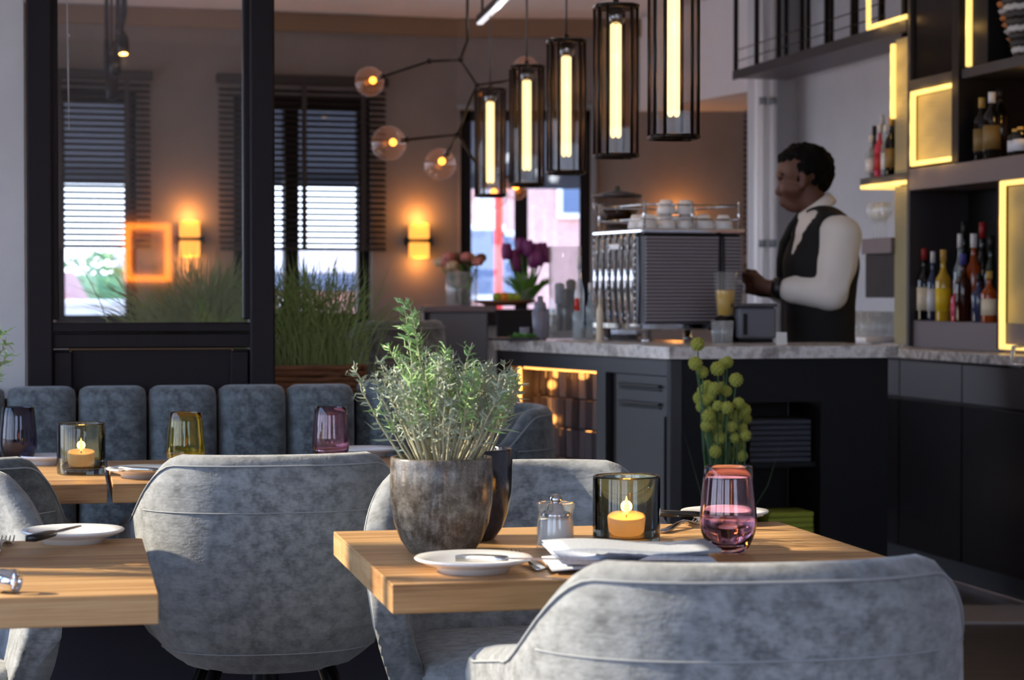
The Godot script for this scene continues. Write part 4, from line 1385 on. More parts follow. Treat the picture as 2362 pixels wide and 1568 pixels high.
func build_machine() -> void:
	var base := on(1522, 783, 1.0)
	var o := thing("espresso_machine", "large espresso machine with a slotted dark back on the bar", "coffee machine", pt(base.x + 0.02, 8.62, 1.0), 21)
	var w := 0.43
	var d := 0.46
	for x in [-1.0, 1.0]:
		for z in [-1.0, 1.0]:
			obj("foot", lathed([Vector2(0, 0), Vector2(0.022, 0), Vector2(0.022, 0.01), Vector2(0.017, 0.012), Vector2(0.017, 0.05), Vector2(0, 0.05)], 16, Transform3D(Basis(), Vector3(x * (w / 2 - 0.035), 0, z * (d / 2 - 0.035)))), M.chrome, o)
	obj("chassis", boxed(Vector3(0, 0.235, 0), Vector3(w, 0.37, d), 0.012), M.steel_dark, o)
	obj("base_trim", boxed(Vector3(0, 0.06, 0), Vector3(w + 0.02, 0.03, d + 0.02), 0.006), M.chrome, o)
	obj("top_deck", boxed(Vector3(0, 0.428, 0), Vector3(w + 0.02, 0.02, d + 0.02), 0.006), M.chrome, o)
	# louvres of the back
	var s := tool()
	for k in 24:
		var y := 0.085 + k * 0.0138
		box(s, Vector3(-0.05, y, d / 2 + 0.006), Vector3(w - 0.12, 0.009, 0.012), 0.002)
		box(s, Vector3(w / 2 - 0.045, y, d / 2 + 0.006), Vector3(0.075, 0.009, 0.012), 0.002)
	obj("louvres", s, M.machine_back, o)
	obj("back_post", boxed(Vector3(w / 2 - 0.095, 0.24, d / 2 + 0.008), Vector3(0.008, 0.34, 0.02), 0.002), M.gloss_black, o)
	# chromed side with bars, pipes and a badge
	var sd := tool(true)
	for k in 7:
		var z := -d / 2 + 0.05 + k * 0.06
		tube(sd, [Vector3(-w / 2 - 0.012, 0.07, z), Vector3(-w / 2 - 0.02, 0.24, z), Vector3(-w / 2 - 0.012, 0.42, z)], [0.009, 0.011, 0.009], 10)
	obj("side_bars", sd, M.chrome, o)
	obj("side_badge", boxed(Vector3(-w / 2 - 0.03, 0.37, 0.03), Vector3(0.006, 0.02, 0.09), 0.002), M.white_paint, o)
	var bolts := tool(true)
	for k in 13:
		for z in [-0.2, -0.05, 0.11, 0.2]: ball(bolts, Vector3(-w / 2 - 0.018, 0.09 + k * 0.026, z), Vector3(0.005, 0.006, 0.006), 8, 6)
	obj("side_studs", bolts, M.chrome, o)
	# rail round the cup deck
	var rail := tool(true)
	for y in [0.475, 0.53]:
		var p := []
		for c in [[-1, -1], [1, -1], [1, 1], [-1, 1], [-1, -1]]: p.append(Vector3(c[0] * (w / 2 - 0.012), y, c[1] * (d / 2 - 0.012)))
		for k in 4: rod(rail, p[k], p[k + 1], 0.004, -1, 8)
	for c in [[-1, -1], [1, -1], [1, 1], [-1, 1], [0, 1], [0, -1]]: rod(rail, Vector3(c[0] * (w / 2 - 0.012), 0.438, c[1] * (d / 2 - 0.012)), Vector3(c[0] * (w / 2 - 0.012), 0.545, c[1] * (d / 2 - 0.012)), 0.005, -1, 8)
	obj("cup_rail", rail, M.chrome, o)
	# group heads with portafilters towards the bartender
	for x in [-0.1, 0.1]:
		var g := obj("group_head", lathed([Vector2(0, 0.24), Vector2(0.035, 0.24), Vector2(0.035, 0.29), Vector2(0, 0.29)], 18, Transform3D(Basis(), Vector3(x, 0, -d / 2 - 0.05))), M.chrome, o)
		var h := tool(true)
		rod(h, Vector3(x, 0.235, -d / 2 - 0.08), Vector3(x + 0.03, 0.22, -d / 2 - 0.24), 0.012, 0.015, 10)
		obj("portafilter_handle", h, M.knife_handle, g)
	var wand := tool(true)
	tube(wand, [Vector3(w / 2 + 0.01, 0.34, -0.1), Vector3(w / 2 + 0.07, 0.33, -0.13), Vector3(w / 2 + 0.09, 0.24, -0.16), Vector3(w / 2 + 0.085, 0.12, -0.19)], [0.006, 0.006, 0.005, 0.004], 10)
	obj("steam_wand", wand, M.chrome, o)
	# cups on the deck
	var gt := o.global_transform
	var cup := [Vector2(0, 0.006), Vector2(0.02, 0.0), Vector2(0.022, 0.0), Vector2(0.034, 0.025), Vector2(0.039, 0.055), Vector2(0.037, 0.056), Vector2(0.032, 0.026), Vector2(0.02, 0.006), Vector2(0, 0.008)]
	var cs := lathed(cup, 20)
	cs.generate_normals()
	var cup_shape := cs.commit()
	var k := 0
	for z in [0.15, 0.06]:
		for x in [-0.16, -0.078, 0.004, 0.086, 0.17]:
			if x > 0.15 and z < 0.1: continue
			var c := obj("coffee_cup", cup_shape, M.china)
			c.transform = gt * Transform3D(Basis(Vector3.RIGHT, PI), Vector3(x, 0.4395 + 0.056, z))
			tag(c, "upturned white cup on the espresso machine, %s row, number %s from the left" % ["back" if z < 0.1 else "front", ["one", "two", "three", "four", "five"][k % 5]], "cup", "cups on the espresso machine")
			k += 1
	for x in [-0.078, 0.004]:
		var c := obj("coffee_cup", cup_shape, M.china)
		c.transform = gt * Transform3D(Basis(Vector3.RIGHT, PI), Vector3(x, 0.4955 + 0.056, 0.15))
		tag(c, "upturned white cup stacked on top of another, %s of the two" % ("left" if x < 0 else "right"), "cup", "cups on the espresso machine")
	# the grinder beside the machine, with its hopper
	var g := thing("coffee_grinder", "coffee grinder with a dark bean hopper beside the machine", "coffee grinder", pt(at(1424, 600, 8.95).x, 8.97, 1.0), 10)
	obj("body", boxed(Vector3(0, 0.205, 0), Vector3(0.17, 0.41, 0.2), 0.02), M.chrome, g)
	obj("collar", lathed([Vector2(0.05, 0.410), Vector2(0.06, 0.410), Vector2(0.055, 0.470), Vector2(0.04, 0.470)], 24), M.steel_dark, g)
	obj("hopper", lathed([Vector2(0.055, 0.470), Vector2(0.062, 0.475), Vector2(0.098, 0.540), Vector2(0.101, 0.585), Vector2(0.098, 0.585), Vector2(0.094, 0.540), Vector2(0.058, 0.480)], 28), M.smoked_pane, g)
	obj("beans", lathed([Vector2(0, 0.475), Vector2(0.057, 0.482), Vector2(0.082, 0.525), Vector2(0.05, 0.538), Vector2(0, 0.542)], 20), M.bottle_brown, g)
	obj("lid", lathed([Vector2(0, 0.586), Vector2(0.105, 0.586), Vector2(0.105, 0.594), Vector2(0.03, 0.610), Vector2(0.012, 0.615), Vector2(0.012, 0.630), Vector2(0, 0.632)], 28), M.steel_dark, g)
	obj("spout", boxed(Vector3(0.0, 0.22, -0.12), Vector3(0.05, 0.06, 0.06), 0.01), M.steel_dark, g)

func jar(prof: Array, n := 28) -> SurfaceTool:
	return lathed(prof, n)

func build_bar_things() -> void:
	# tall clear vessel with bar tools
	var v := thing("glass_cylinder", "tall clear glass cylinder with bar tools at the left bar end", "vase", on(1303, 779, 1.0))
	obj("glass", jar([Vector2(0, 0), Vector2(0.066, 0), Vector2(0.068, 0.004), Vector2(0.068, 0.385), Vector2(0.064, 0.385), Vector2(0.064, 0.03), Vector2(0, 0.026)], 36), M.thin_glass, v)
	for a in [[Vector3(-0.022, 0.03, 0.01), 0.19, "grey_plastic", "grey handled bar tool in the glass cylinder"], [Vector3(0.026, 0.03, -0.012), 0.205, "steel_dark", "steel shaker standing in the glass cylinder"], [Vector3(0.008, 0.03, 0.034), 0.165, "menu_dark", "dark muddler standing in the glass cylinder"]]:
		var t := thing("bar_tool", a[3], "bar tool", v.position + a[0], 0, "tools in the glass cylinder")
		obj("shaft", jar([Vector2(0, 0), Vector2(0.014, 0), Vector2(0.017, a[1] * 0.6), Vector2(0, a[1] * 0.6)], 16), M.menu_dark, t)
		obj("head", jar([Vector2(0, a[1] * 0.6), Vector2(0.02, a[1] * 0.6), Vector2(0.022, a[1]), Vector2(0.012, a[1] + 0.012), Vector2(0, a[1] + 0.012)], 16), M[a[2]], t)
	# bottles and jars beside it
	for a in [[1336, 782, 0.018, 0.34, "bottle_pale", "cap_white", "slim clear bottle right of the glass cylinder"], [1361, 784, 0.015, 0.23, "bottle_pale", "cap_white", "thin pale bottle before the espresso machine"], [1383, 786, 0.012, 0.20, "label_cream", "cap_white", "narrow cream bottle at the machine's left foot"]]:
		bottle(a[6], on(a[0], a[1], 1.0), a[2] * 1.1, a[3], M[a[4]], null, M[a[5]], "small bottles at the left bar end")
	var red := thing("sauce_bottle", "small bottle with a red top right of the glass cylinder", "bottle", on(1331, 784, 1.0))
	obj("body", jar([Vector2(0, 0), Vector2(0.018, 0), Vector2(0.018, 0.10), Vector2(0.012, 0.118), Vector2(0, 0.118)], 16), M.bottle_pale, red)
	obj("cap", jar([Vector2(0, 0.118), Vector2(0.012, 0.118), Vector2(0.010, 0.165), Vector2(0, 0.17)], 16), M.red_plastic, red)
	var sh := thing("cocktail_shaker", "grey cocktail shaker left of the glass cylinder", "shaker", on(1246, 783, 1.0))
	obj("tin", jar([Vector2(0, 0), Vector2(0.026, 0), Vector2(0.034, 0.115), Vector2(0, 0.115)], 24), M.grey_plastic, sh)
	obj("cap", jar([Vector2(0, 0.115), Vector2(0.03, 0.115), Vector2(0.022, 0.15), Vector2(0.012, 0.155), Vector2(0.012, 0.175), Vector2(0, 0.178)], 24), M.grey_plastic, sh)
	var jg := thing("small_jigger", "small grey jigger at the left bar end", "cup", on(1210, 783, 1.0))
	obj("cup", jar([Vector2(0, 0), Vector2(0.017, 0), Vector2(0.02, 0.05), Vector2(0.018, 0.05), Vector2(0.015, 0.004), Vector2(0, 0.004)], 18), M.grey_plastic, jg)
	var tr := thing("bar_mat", "dark bar mat with herbs at the left bar end", "mat", on(1186, 785, 1.0), -20)
	obj("mat", boxed(Vector3(0, 0.006, 0), Vector3(0.18, 0.012, 0.12), 0.004), M.menu_dark, tr)
	var hb := tool()
	var r := RandomNumberGenerator.new()
	r.seed = 3
	for k in 120:
		var c := Vector3(r.randf_range(0.0, 0.08), 0.012, r.randf_range(-0.04, 0.04))
		var d := Vector3(r.randf_range(-1, 1), r.randf_range(0.1, 0.9), r.randf_range(-1, 1)).normalized()
		blade(hb, [c, c + d * 0.012, c + d * 0.026], 0.004, Vector3(r.randf(), 0.2, r.randf()))
	tag(obj("herbs", hb, M.leaf_green, tr), "", "", "", "stuff")
	# juice jug by the bartender's hands
	var j := thing("juice_blender", "blender jug with yellow juice beside the bartender", "jug", pt(at(1672, 700, 8.3).x, 8.28, 1.0))
	obj("base", jar([Vector2(0, 0), Vector2(0.045, 0), Vector2(0.04, 0.09), Vector2(0.03, 0.1), Vector2(0, 0.1)], 20), M.gloss_black, j)
	obj("juice", jar([Vector2(0, 0.104), Vector2(0.03, 0.104), Vector2(0.037, 0.2), Vector2(0, 0.2)], 20), M.juice, j)
	obj("jug", jar([Vector2(0.031, 0.101), Vector2(0.033, 0.101), Vector2(0.046, 0.27), Vector2(0.044, 0.27)], 24), M.thin_glass, j)
	var hd := tool(true)
	tube(hd, [Vector3(0.038, 0.14, 0), Vector3(0.07, 0.15, 0), Vector3(0.072, 0.22, 0), Vector3(0.044, 0.24, 0)], [0.005, 0.006, 0.006, 0.005], 8)
	obj("handle", hd, M.thin_glass, j)
	# register and small things at the bartender's counter
	var reg := thing("till_box", "grey till housing left of the bartender", "till", pt(at(1735, 750, 8.3).x, 8.3, 1.0), 12)
	obj("housing", boxed(Vector3(0, 0.075, 0), Vector3(0.15, 0.12, 0.14), 0.008), M.register_grey, reg)
	obj("lid", boxed(Vector3(-0.01, 0.142, 0), Vector3(0.17, 0.014, 0.16), 0.004), M.steel_dark, reg)
	obj("slot", boxed(Vector3(-0.05, 0.07, 0.071), Vector3(0.016, 0.08, 0.006), 0.002), M.gloss_black, reg)
	obj("foot", boxed(Vector3(0, 0.007, 0), Vector3(0.13, 0.014, 0.12), 0.003), M.gloss_black, reg)
	for a in [[1803, "small folded white card on the bar before the bartender", 0.045, 0.018]]:
		var c := thing("white_card", a[1], "card", on(a[0], 795, 1.0), 20)
		obj("front", boxed(Vector3(0, a[2] / 2, 0.008), Vector3(a[3] * 2, a[2], 0.003), 0.0, Transform3D(Basis(Vector3.RIGHT, -0.08), Vector3.ZERO)), M.paper_white, c)
		obj("back", boxed(Vector3(0, a[2] / 2, -0.008), Vector3(a[3] * 2, a[2], 0.003), 0.0, Transform3D(Basis(Vector3.RIGHT, 0.08), Vector3.ZERO)), M.paper_white, c)
	for a in [[1655, "leftmost dark drinking glass under the juice jug"], [1677, "right dark drinking glass beside the juice jug"]]:
		var g := obj("dark_glass", jar([Vector2(0, 0), Vector2(0.02, 0), Vector2(0.026, 0.085), Vector2(0.024, 0.085), Vector2(0.018, 0.006), Vector2(0, 0.006)], 20), M.thin_glass)
		g.position = on(a[0], 792, 1.0)
		tag(g, a[1], "glass", "glasses on the bar edge")

func bottle(label: String, where: Vector3, r: float, h: float, body: Material, sticker: Material, cap: Material, group: String, square := false, neck := 0.36) -> Node3D:
	var o := thing("bottle", label, "bottle", where, 20 if square else 0, group)
	var sh := h * (1.0 - neck)
	var p := [Vector2(0, 0), Vector2(r * 0.92, 0), Vector2(r, r * 0.12), Vector2(r, sh * 0.86), Vector2(r * 0.92, sh * 0.94), Vector2(r * 0.5, sh * 1.06), Vector2(r * 0.34, sh * 1.16), Vector2(r * 0.33, h * 0.93), Vector2(r * 0.4, h * 0.935), Vector2(r * 0.4, h * 0.955), Vector2(0, h * 0.955)]
	obj("body", lathed(p, 4 if square else 20, Transform3D(Basis().scaled(Vector3(1.2, 1, 1.2)) if square else Basis(), Vector3.ZERO), not square), body, o)
	obj("cap", lathed([Vector2(r * 0.36, h * 0.84), Vector2(r * 0.42, h * 0.84), Vector2(r * 0.42, h), Vector2(0, h)], 16), cap, o)
	if sticker:
		obj("paper_label", lathed([Vector2(r * 1.005, sh * 0.22), Vector2(r * 1.012, sh * 0.22), Vector2(r * 1.012, sh * 0.72), Vector2(r * 1.005, sh * 0.72)], 4 if square else 20, Transform3D(Basis().scaled(Vector3(1.2, 1, 1.2)) if square else Basis(), Vector3.ZERO), not square), sticker, o)
	return o

func build_pendants() -> void:
	var places := [[1131.0, 10.4], [1215.0, 9.35], [1306.0, 8.4], [1420.0, 7.38], [1553.0, 6.5]]
	var words := ["farthest", "second farthest", "middle", "second nearest", "nearest"]
	var first: Node3D = null
	for k in 5:
		var d: float = places[k][1]
		var where := pt((places[k][0] - 1181.0) / FOCAL * d, d, 1.655)
		var label: String = "smoked glass pendant with twin glowing tubes over the bar, %s of the row" % words[k]
		if first:
			copy(first, where, 8.5, label)
			continue
		var o := thing("bar_pendant", label, "pendant lamp", where, 8.5, "pendants over the bar")
		first = o
		var w := 0.066
		var h := 0.505
		# dark bronze frame of a square lantern with cut corners
		var plan := []
		for i in 4:
			var a := Basis(Vector3.UP, i * PI / 2)
			plan.append(a * Vector3(w, 0, w * 0.62))
			plan.append(a * Vector3(w * 0.62, 0, w * 1.0))
		var ring := [plan[0], plan[1], plan[6], plan[7], plan[4], plan[5], plan[2], plan[3]]
		for y in [0.0, h]:
			var s := tool(true)
			for i in 8: rod(s, ring[i] + Vector3(0, y, 0), ring[(i + 1) % 8] + Vector3(0, y, 0), 0.008, -1, 8)
			obj("rim", s, M.bronze_dark, o)
		for i in 8:
			var s := tool(true)
			rod(s, ring[i], ring[i] + Vector3(0, h, 0), 0.0055, -1, 8)
			obj("upright", s, M.bronze_dark, o)
			var a: Vector3 = ring[i]
			var b: Vector3 = ring[(i + 1) % 8]
			var g := tool()
			box(g, Vector3(0, h / 2, 0), Vector3((b - a).length() - 0.006, h - 0.01, 0.003), 0.0, Transform3D(Basis(Vector3.UP, atan2(-(b - a).z, (b - a).x)), (a + b) / 2))
			obj("pane", g, M.smoked_pane, o)
		obj("lid", lathed([Vector2(0, h - 0.004), Vector2(w * 1.12, h - 0.004), Vector2(w * 1.12, h + 0.006), Vector2(0.012, h + 0.012), Vector2(0.008, h + 0.03), Vector2(0, h + 0.03)], 8, Transform3D(Basis(Vector3.UP, PI / 8), Vector3.ZERO), false), M.bronze_dark, o)
		obj("socket", lathed([Vector2(0, h - 0.055), Vector2(0.03, h - 0.055), Vector2(0.034, h - 0.03), Vector2(0.02, h - 0.004), Vector2(0, h - 0.004)], 20), M.chrome, o)
		for x in [-0.0095, 0.0095]:
			obj("tube_lamp", lathed([Vector2(0, 0.06), Vector2(0.006, 0.062), Vector2(0.0098, 0.07), Vector2(0.0098, h - 0.06), Vector2(0, h - 0.056)], 14, Transform3D(Basis(), Vector3(x, 0, 0))), M.tube_glow, o)
		for y in [0.16, 0.35]: lamp(o, Vector3(0, y, 0), Color(1.0, 0.74, 0.44), 0.024, 0.012)
		var s := tool(true)
		rod(s, Vector3(0, h + 0.02, 0), Vector3(0, 2.52 - 1.655, 0), 0.004, -1, 8)
		obj("stem", s, M.steel_dark, o)
	# the rail they hang from
	var a := pt(-0.16, 10.75, 2.53)
	var b := pt(0.56, 5.8, 2.53)
	var rail := thing("pendant_rail", "slim suspended light rail above the bar pendants", "light rail", a)
	var d := b - a
	var t := Transform3D(Basis(Vector3.UP, atan2(-d.z, d.x)), d / 2)
	obj("profile", boxed(Vector3(0, 0.012, 0), Vector3(d.length(), 0.035, 0.035), 0.003, t), M.black_metal, rail)
	obj("led_strip", boxed(Vector3(0, -0.01, 0), Vector3(d.length() - 0.01, 0.012, 0.03), 0.003, t), M.rail_glow, rail)
	for k in [0.02, 0.45, 0.95]:
		var s := tool(true)
		rod(s, d * k + Vector3(0, 0.03, 0), d * k + Vector3(0, CEILING - 2.53, 0), 0.006, -1, 8)
		obj("hanger", s, M.black_metal, rail)
	for k in 4: lamp(rail, d * (k + 0.5) / 4 + Vector3(0, -0.05, 0), Color(0.95, 0.97, 1.0), 0.02, 0.05)

# ---------------------------------------------------------------- branching lamp and spotlights

func build_ceiling_lamps() -> void:
	var d := 10.2
	var root := at(1078, 42, d)
	var o := thing("branching_chandelier", "branching dark chandelier with smoky glass globes", "chandelier", root)
	var P := func(u, v, dd := 0.0): return at(u, v, d + dd) - root
	var arms := [
		[Vector3(0, CEILING - root.y, 0), Vector3.ZERO, P.call(1078, 92), P.call(1062, 137)],
		[P.call(1062, 137), P.call(990, 141), P.call(884, 176)],
		[P.call(1062, 137), P.call(1100, 196), P.call(1078, 245), P.call(1056, 310, 0.1)],
		[P.call(1056, 310, 0.1), P.call(938, 322, -0.1)],
		[P.call(1056, 310, 0.1), P.call(1032, 352, -0.15)],
		[P.call(1100, 196), P.call(1160, 188, 0.1), P.call(1200, 178, 0.2)],
		[P.call(1056, 310, 0.1), P.call(1100, 380, 0.2), P.call(1136, 424, 0.25)],
		[P.call(1100, 380, 0.2), P.call(1180, 412, 0.3)],
	]
	for a in arms:
		var s := tool(true)
		tube(s, a, a.map(func(_q): return 0.0065), 8)
		obj("arm", s, M.bronze_dark, o)
	for a in [[990, 141, 0.0], [1062, 137, 0.0], [1056, 310, 0.1], [1100, 196, 0.0]]:
		var s := tool(true)
		ball(s, P.call(a[0], a[1], a[2]), Vector3.ONE * 0.014)
		obj("joint", s, M.bronze_dark, o)
	for a in [[852, 188, 0.0, 34, 884, 176], [896, 330, -0.1, 40, 938, 322], [1015, 378, -0.15, 37, 1032, 352], [1212, 160, 0.2, 30, 1196, 182], [1140, 448, 0.25, 33, 1136, 424], [1192, 436, 0.3, 26, 1182, 412]]:
		var c: Vector3 = P.call(a[0], a[1], a[2])
		var r: float = a[3] * (d + a[2]) / FOCAL
		var g := tool(true)
		ball(g, c, Vector3.ONE * r, 28, 18)
		var gl := obj("globe", g, M.globe_glass, o)
		var m: Vector3 = P.call(a[4], a[5], a[2])
		var k := tool(true)
		rod(k, m + (c - m) * -0.1, m + (c - m) * 0.35, 0.014, 0.012, 12)
		obj("socket", k, M.bronze_dark, gl)
		var b := tool(true)
		ball(b, m + (c - m) * 0.75, Vector3(0.017, 0.017, 0.017), 14, 10)
		obj("bulb", b, M.bulb_glow, gl)
		lamp(o, m + (c - m) * 0.75, Color(1.0, 0.62, 0.3), 0.011, 0.015)
	# spotlights behind the glass partition
	var sd := 11.5
	var words := ["lit black ceiling spotlight behind the partition glass", "black ceiling spotlight below the lit one", "lowest black ceiling spotlight before the left blind"]
	var spots := [[284, 104, 276, 76, 286, 28], [266, 148, 258, 128, 272, 92], [258, 205, 250, 178, 246, 150]]
	for k in 3:
		var a: Array = spots[k]
		var c := at(a[0], a[1], sd + 0.3 * k)
		var s := thing("ceiling_spotlight", words[k], "spotlight", c, 0, "black ceiling spotlights")
		var tilt := Transform3D(Basis(Vector3(0, 0, 1), 0.08) * Basis(Vector3.RIGHT, -0.3), Vector3.ZERO)
		obj("can", lathed([Vector2(0.024, -0.052), Vector2(0.03, -0.052), Vector2(0.031, 0.045), Vector2(0.02, 0.055), Vector2(0, 0.056)], 20, tilt), M.black_metal, s)
		obj("lens", lathed([Vector2(0, -0.05), Vector2(0.0245, -0.05), Vector2(0.0245, -0.045), Vector2(0, -0.045)], 20, tilt), M.spot_glow if k == 0 else M.gloss_black, s)
		var q := at(a[2], a[3], sd + 0.3 * k) - c
		var e := at(a[4], a[5], sd + 0.3 * k) - c
		var t := tool(true)
		tube(t, [Vector3(0, 0.05, 0), q + Vector3(0, 0.02, 0), e, e + Vector3(0, CEILING - c.y - e.y, 0)], [0.02, 0.022, 0.018, 0.006], 10)
		obj("arm", t, M.black_metal, s)
		if k == 0: lamp(s, tilt * Vector3(0, -0.09, 0), Color(1.0, 0.78, 0.5), 0.06, 0.02)
	for u in [244.0, 257.0, 270.0]:
		var c := at(u, 30, sd + 0.5)
		var s := tool(true)
		rod(s, Vector3(0, -0.42, 0), Vector3(0, CEILING - c.y, 0), 0.007, -1, 8)
		var w := obj("hanging_rod", s, M.bronze_dark)
		w.position = c
		tag(w, "thin dark rod from the ceiling beside the spotlights, %s of three" % {244.0: "left", 257.0: "middle", 270.0: "right"}[u], "rod", "ceiling rods")

# ---------------------------------------------------------------- bottle shelves behind the bar

var shelf_p := Vector2(1.74, 9.5)
var shelf_d := Vector2(0.233, -0.972)

func shelf_t(u: float, out := 0.0) -> float:
	# place along the shelf front (positive towards the camera) of the sight line through column u
	var p := shelf_p + Vector2(-0.972, -0.233) * out
	var k := (u - 1181.0) / FOCAL
	return (k * p.y - p.x) / (shelf_d.x - k * shelf_d.y)

func shelf_y(u: float, v: float, out := 0.0) -> float:
	var p := shelf_p + Vector2(-0.972, -0.233) * out + shelf_d * shelf_t(u, out)
	return at(u, v, p.y).y

func slab(o: Node3D, called: String, x0: float, x1: float, y0: float, y1: float, z0: float, z1: float, m: Material, bevel := 0.002) -> MeshInstance3D:
	return obj(called, boxed(Vector3((x0 + x1) / 2, (y0 + y1) / 2, (z0 + z1) / 2), Vector3(abs(x1 - x0), abs(y1 - y0), abs(z1 - z0)), bevel), m, o)

func reeded(o: Node3D, x0: float, x1: float, y0: float, y1: float, z: float) -> void:
	var s := tool(true)
	var n := int((y1 - y0) / 0.009)
	var rows := []
	for k in n * 4 + 1:
		var y := y0 + (y1 - y0) * k / (n * 4.0)
		var d: float = z + 0.0035 * abs(sin(PI * k / 4.0))
		rows.append([Vector3(x0, y, d), Vector3(x1, y, d)])
	for k in rows.size() - 1: quad(s, rows[k][0], rows[k + 1][0], rows[k + 1][1], rows[k][1])
	obj("reeded_panel", s, M.reeded_brass, o)

func led(o: Node3D, x0: float, x1: float, y0: float, y1: float, z0: float, z1: float, lights := 2, e := 0.0025) -> void:
	slab(o, "led_strip", x0, x1, y0, y1, z0, z1, M.led_glow, 0.003)
	for k in lights:
		var t := (k + 0.5) / lights
		lamp(o, Vector3(lerpf(x0, x1, t) if abs(x1 - x0) > abs(y1 - y0) else (x0 + x1) / 2, lerpf(y0, y1, t) if abs(y1 - y0) >= abs(x1 - x0) else (y0 + y1) / 2, max(z0, z1) + 0.03), Color(1.0, 0.78, 0.42), e, 0.02)

func build_shelves() -> void:
	var turn := rad_to_deg(atan2(shelf_d.y, shelf_d.x))
	var o := thing("bottle_shelf", "tall dark bottle shelf with glowing light strips", "shelf", pt(shelf_p.x, shelf_p.y), turn)
	var T := func(u): return shelf_t(u)
	var H := func(u, v): return shelf_y(u, v)
	var deep := -0.40
	var end := 3.2
	var x_a: float = T.call(2097)
	var x_b: float = T.call(2199)
	var x_c: float = T.call(2215)
	# heights of the boards
	var h_low := 0.99
	var h_g: float = H.call(2197, 395)         # middle board, lower side
	var h_g1: float = H.call(2150, 383)        # its top
	var h_e: float = H.call(2150, 180)         # upper board
	var top := CEILING - 0.02
	# back and boards
	slab(o, "back_panel", -0.62, end, h_low, top, deep, deep + 0.02, M.shelf_copper)
	slab(o, "middle_board", x_a - 0.02, end, h_g - 0.06, h_g1, 0.0, deep, M.shelf_mauve)
	slab(o, "upper_board", x_a - 0.02, end, h_e - 0.03, h_e + 0.012, 0.0, deep, M.joinery)
	slab(o, "plinth", x_a - 0.02, end, 0.952, H.call(2200, 742), -0.02, deep, M.shelf_mauve)
	slab(o, "post", x_b, x_c, h_g1, top, 0.012, deep, M.joinery_black)
	slab(o, "end_post", x_a - 0.03, x_a, 0.955, top, 0.0, deep, M.joinery)
	slab(o, "inner_side", x_c, x_c + 0.01, h_e, top, 0.0, deep, M.joinery_black)
	# dark door above, reeded panel with lit edges below it
	slab(o, "upper_door", x_a + 0.01, x_b - 0.015, h_e + 0.015, top, -0.015, -0.03, M.gloss_black)
	slab(o, "door_edge", x_b - 0.012, x_b - 0.004, h_e + 0.015, top, 0.004, -0.03, M.joinery)
	var y0: float = h_g1 + 0.012
	var y1: float = h_e - 0.036
	slab(o, "panel_backing", x_a, x_b, y0, y1, -0.03, -0.05, M.joinery_black)
	reeded(o, x_a + 0.02, x_b - 0.01, y0 + 0.02, y1 - 0.02, -0.028)
	led(o, x_a + 0.002, x_a + 0.024, y0, y1, 0.0, -0.02, 3)
	led(o, x_a + 0.024, x_b - 0.004, y1 - 0.02, y1, 0.0, -0.02, 2)
	led(o, x_a + 0.024, x_b - 0.004, y0, y0 + 0.02, 0.0, -0.02, 2)
	# upright strip and dark door right of the post, then the basket compartment
	var x_d: float = T.call(2224)
	var x_e: float = T.call(2272)
	led(o, x_d, x_d + 0.028, h_e + 0.016, top, 0.0, -0.02, 3)
	slab(o, "side_door", x_d + 0.04, x_e, h_e + 0.015, top, -0.012, -0.03, M.joinery_black)
	slab(o, "compartment_wall", x_e, x_e + 0.014, h_e + 0.012, top, 0.0, deep, M.joinery_black)
	slab(o, "compartment_back", x_e, end, h_e + 0.012, top, deep + 0.02, deep + 0.03, M.gloss_black)
	# light strip in the bottle niche
	var x_f: float = T.call(2349)
	led(o, x_f, x_f + 0.02, h_g1 + 0.2, h_e - 0.03, -0.1, -0.12, 2, 0.006)
	# lower reeded panel with a lit edge
	var x_g: float = T.call(2303)
	slab(o, "panel_backing", x_g, x_g + 1.2, 0.965, h_g - 0.0605, -0.03, -0.05, M.joinery_black)
	slab(o, "panel_side", x_g - 0.012, x_g, 0.965, h_g - 0.0605, 0.002, deep, M.joinery_black)
	reeded(o, x_g + 0.03, x_g + 1.2, 0.985, h_g - 0.085, -0.028)
	led(o, x_g + 0.002, x_g + 0.026, 0.965, h_g - 0.062, 0.0, -0.02, 2, 0.0012)
	led(o, x_g + 0.026, x_g + 1.2, 0.965, 0.985, 0.0, -0.02, 1, 0.0012)
	led(o, x_g + 0.026, x_g + 1.2, h_g - 0.082, h_g - 0.062, 0.0, -0.02, 1, 0.0012)
	# back of the lower niche: dark on the left, pale on the right
	slab(o, "niche_back_dark", x_a, T.call(2228), h_low, h_g - 0.0605, -0.30, -0.28, M.joinery_black)
	slab(o, "niche_back_pale", T.call(2228), x_g - 0.012, h_low, h_g - 0.0605, -0.34, -0.32, M.wall_taupe)
	slab(o, "niche_frame", T.call(2228), T.call(2234), h_low, h_g - 0.0605, -0.27, -0.34, M.shelf_mauve)
	# far end: open boards with lit edges
	var x_0: float = T.call(1983)
	var h_b: float = H.call(2090, 398)
	slab(o, "end_board", x_0, x_a - 0.03, h_b - 0.03, h_b, 0.0, -0.34, M.joinery)
	led(o, x_0, x_a - 0.03, h_b - 0.05, h_b - 0.031, 0.0, -0.02, 2, 0.0025)
	slab(o, "led_strip", x_0, x_0 + 0.02, h_b - 0.05, h_b - 0.031, -0.02, -0.33, M.led_glow)
	var h_s: float = H.call(2040, 548)
	slab(o, "glass_board", x_0 + 0.02, x_a - 0.2, h_s - 0.07, h_s, 0.0, -0.34, M.shelf_mauve)
	slab(o, "dark_drawer", x_0 + 0.02, x_a - 0.2, h_s - 0.27, h_s - 0.0705, -0.02, -0.34, M.joinery_black)
	slab(o, "end_upright", x_a - 0.235, x_a - 0.2, 0.955, top, -0.06, -0.34, M.joinery_black)
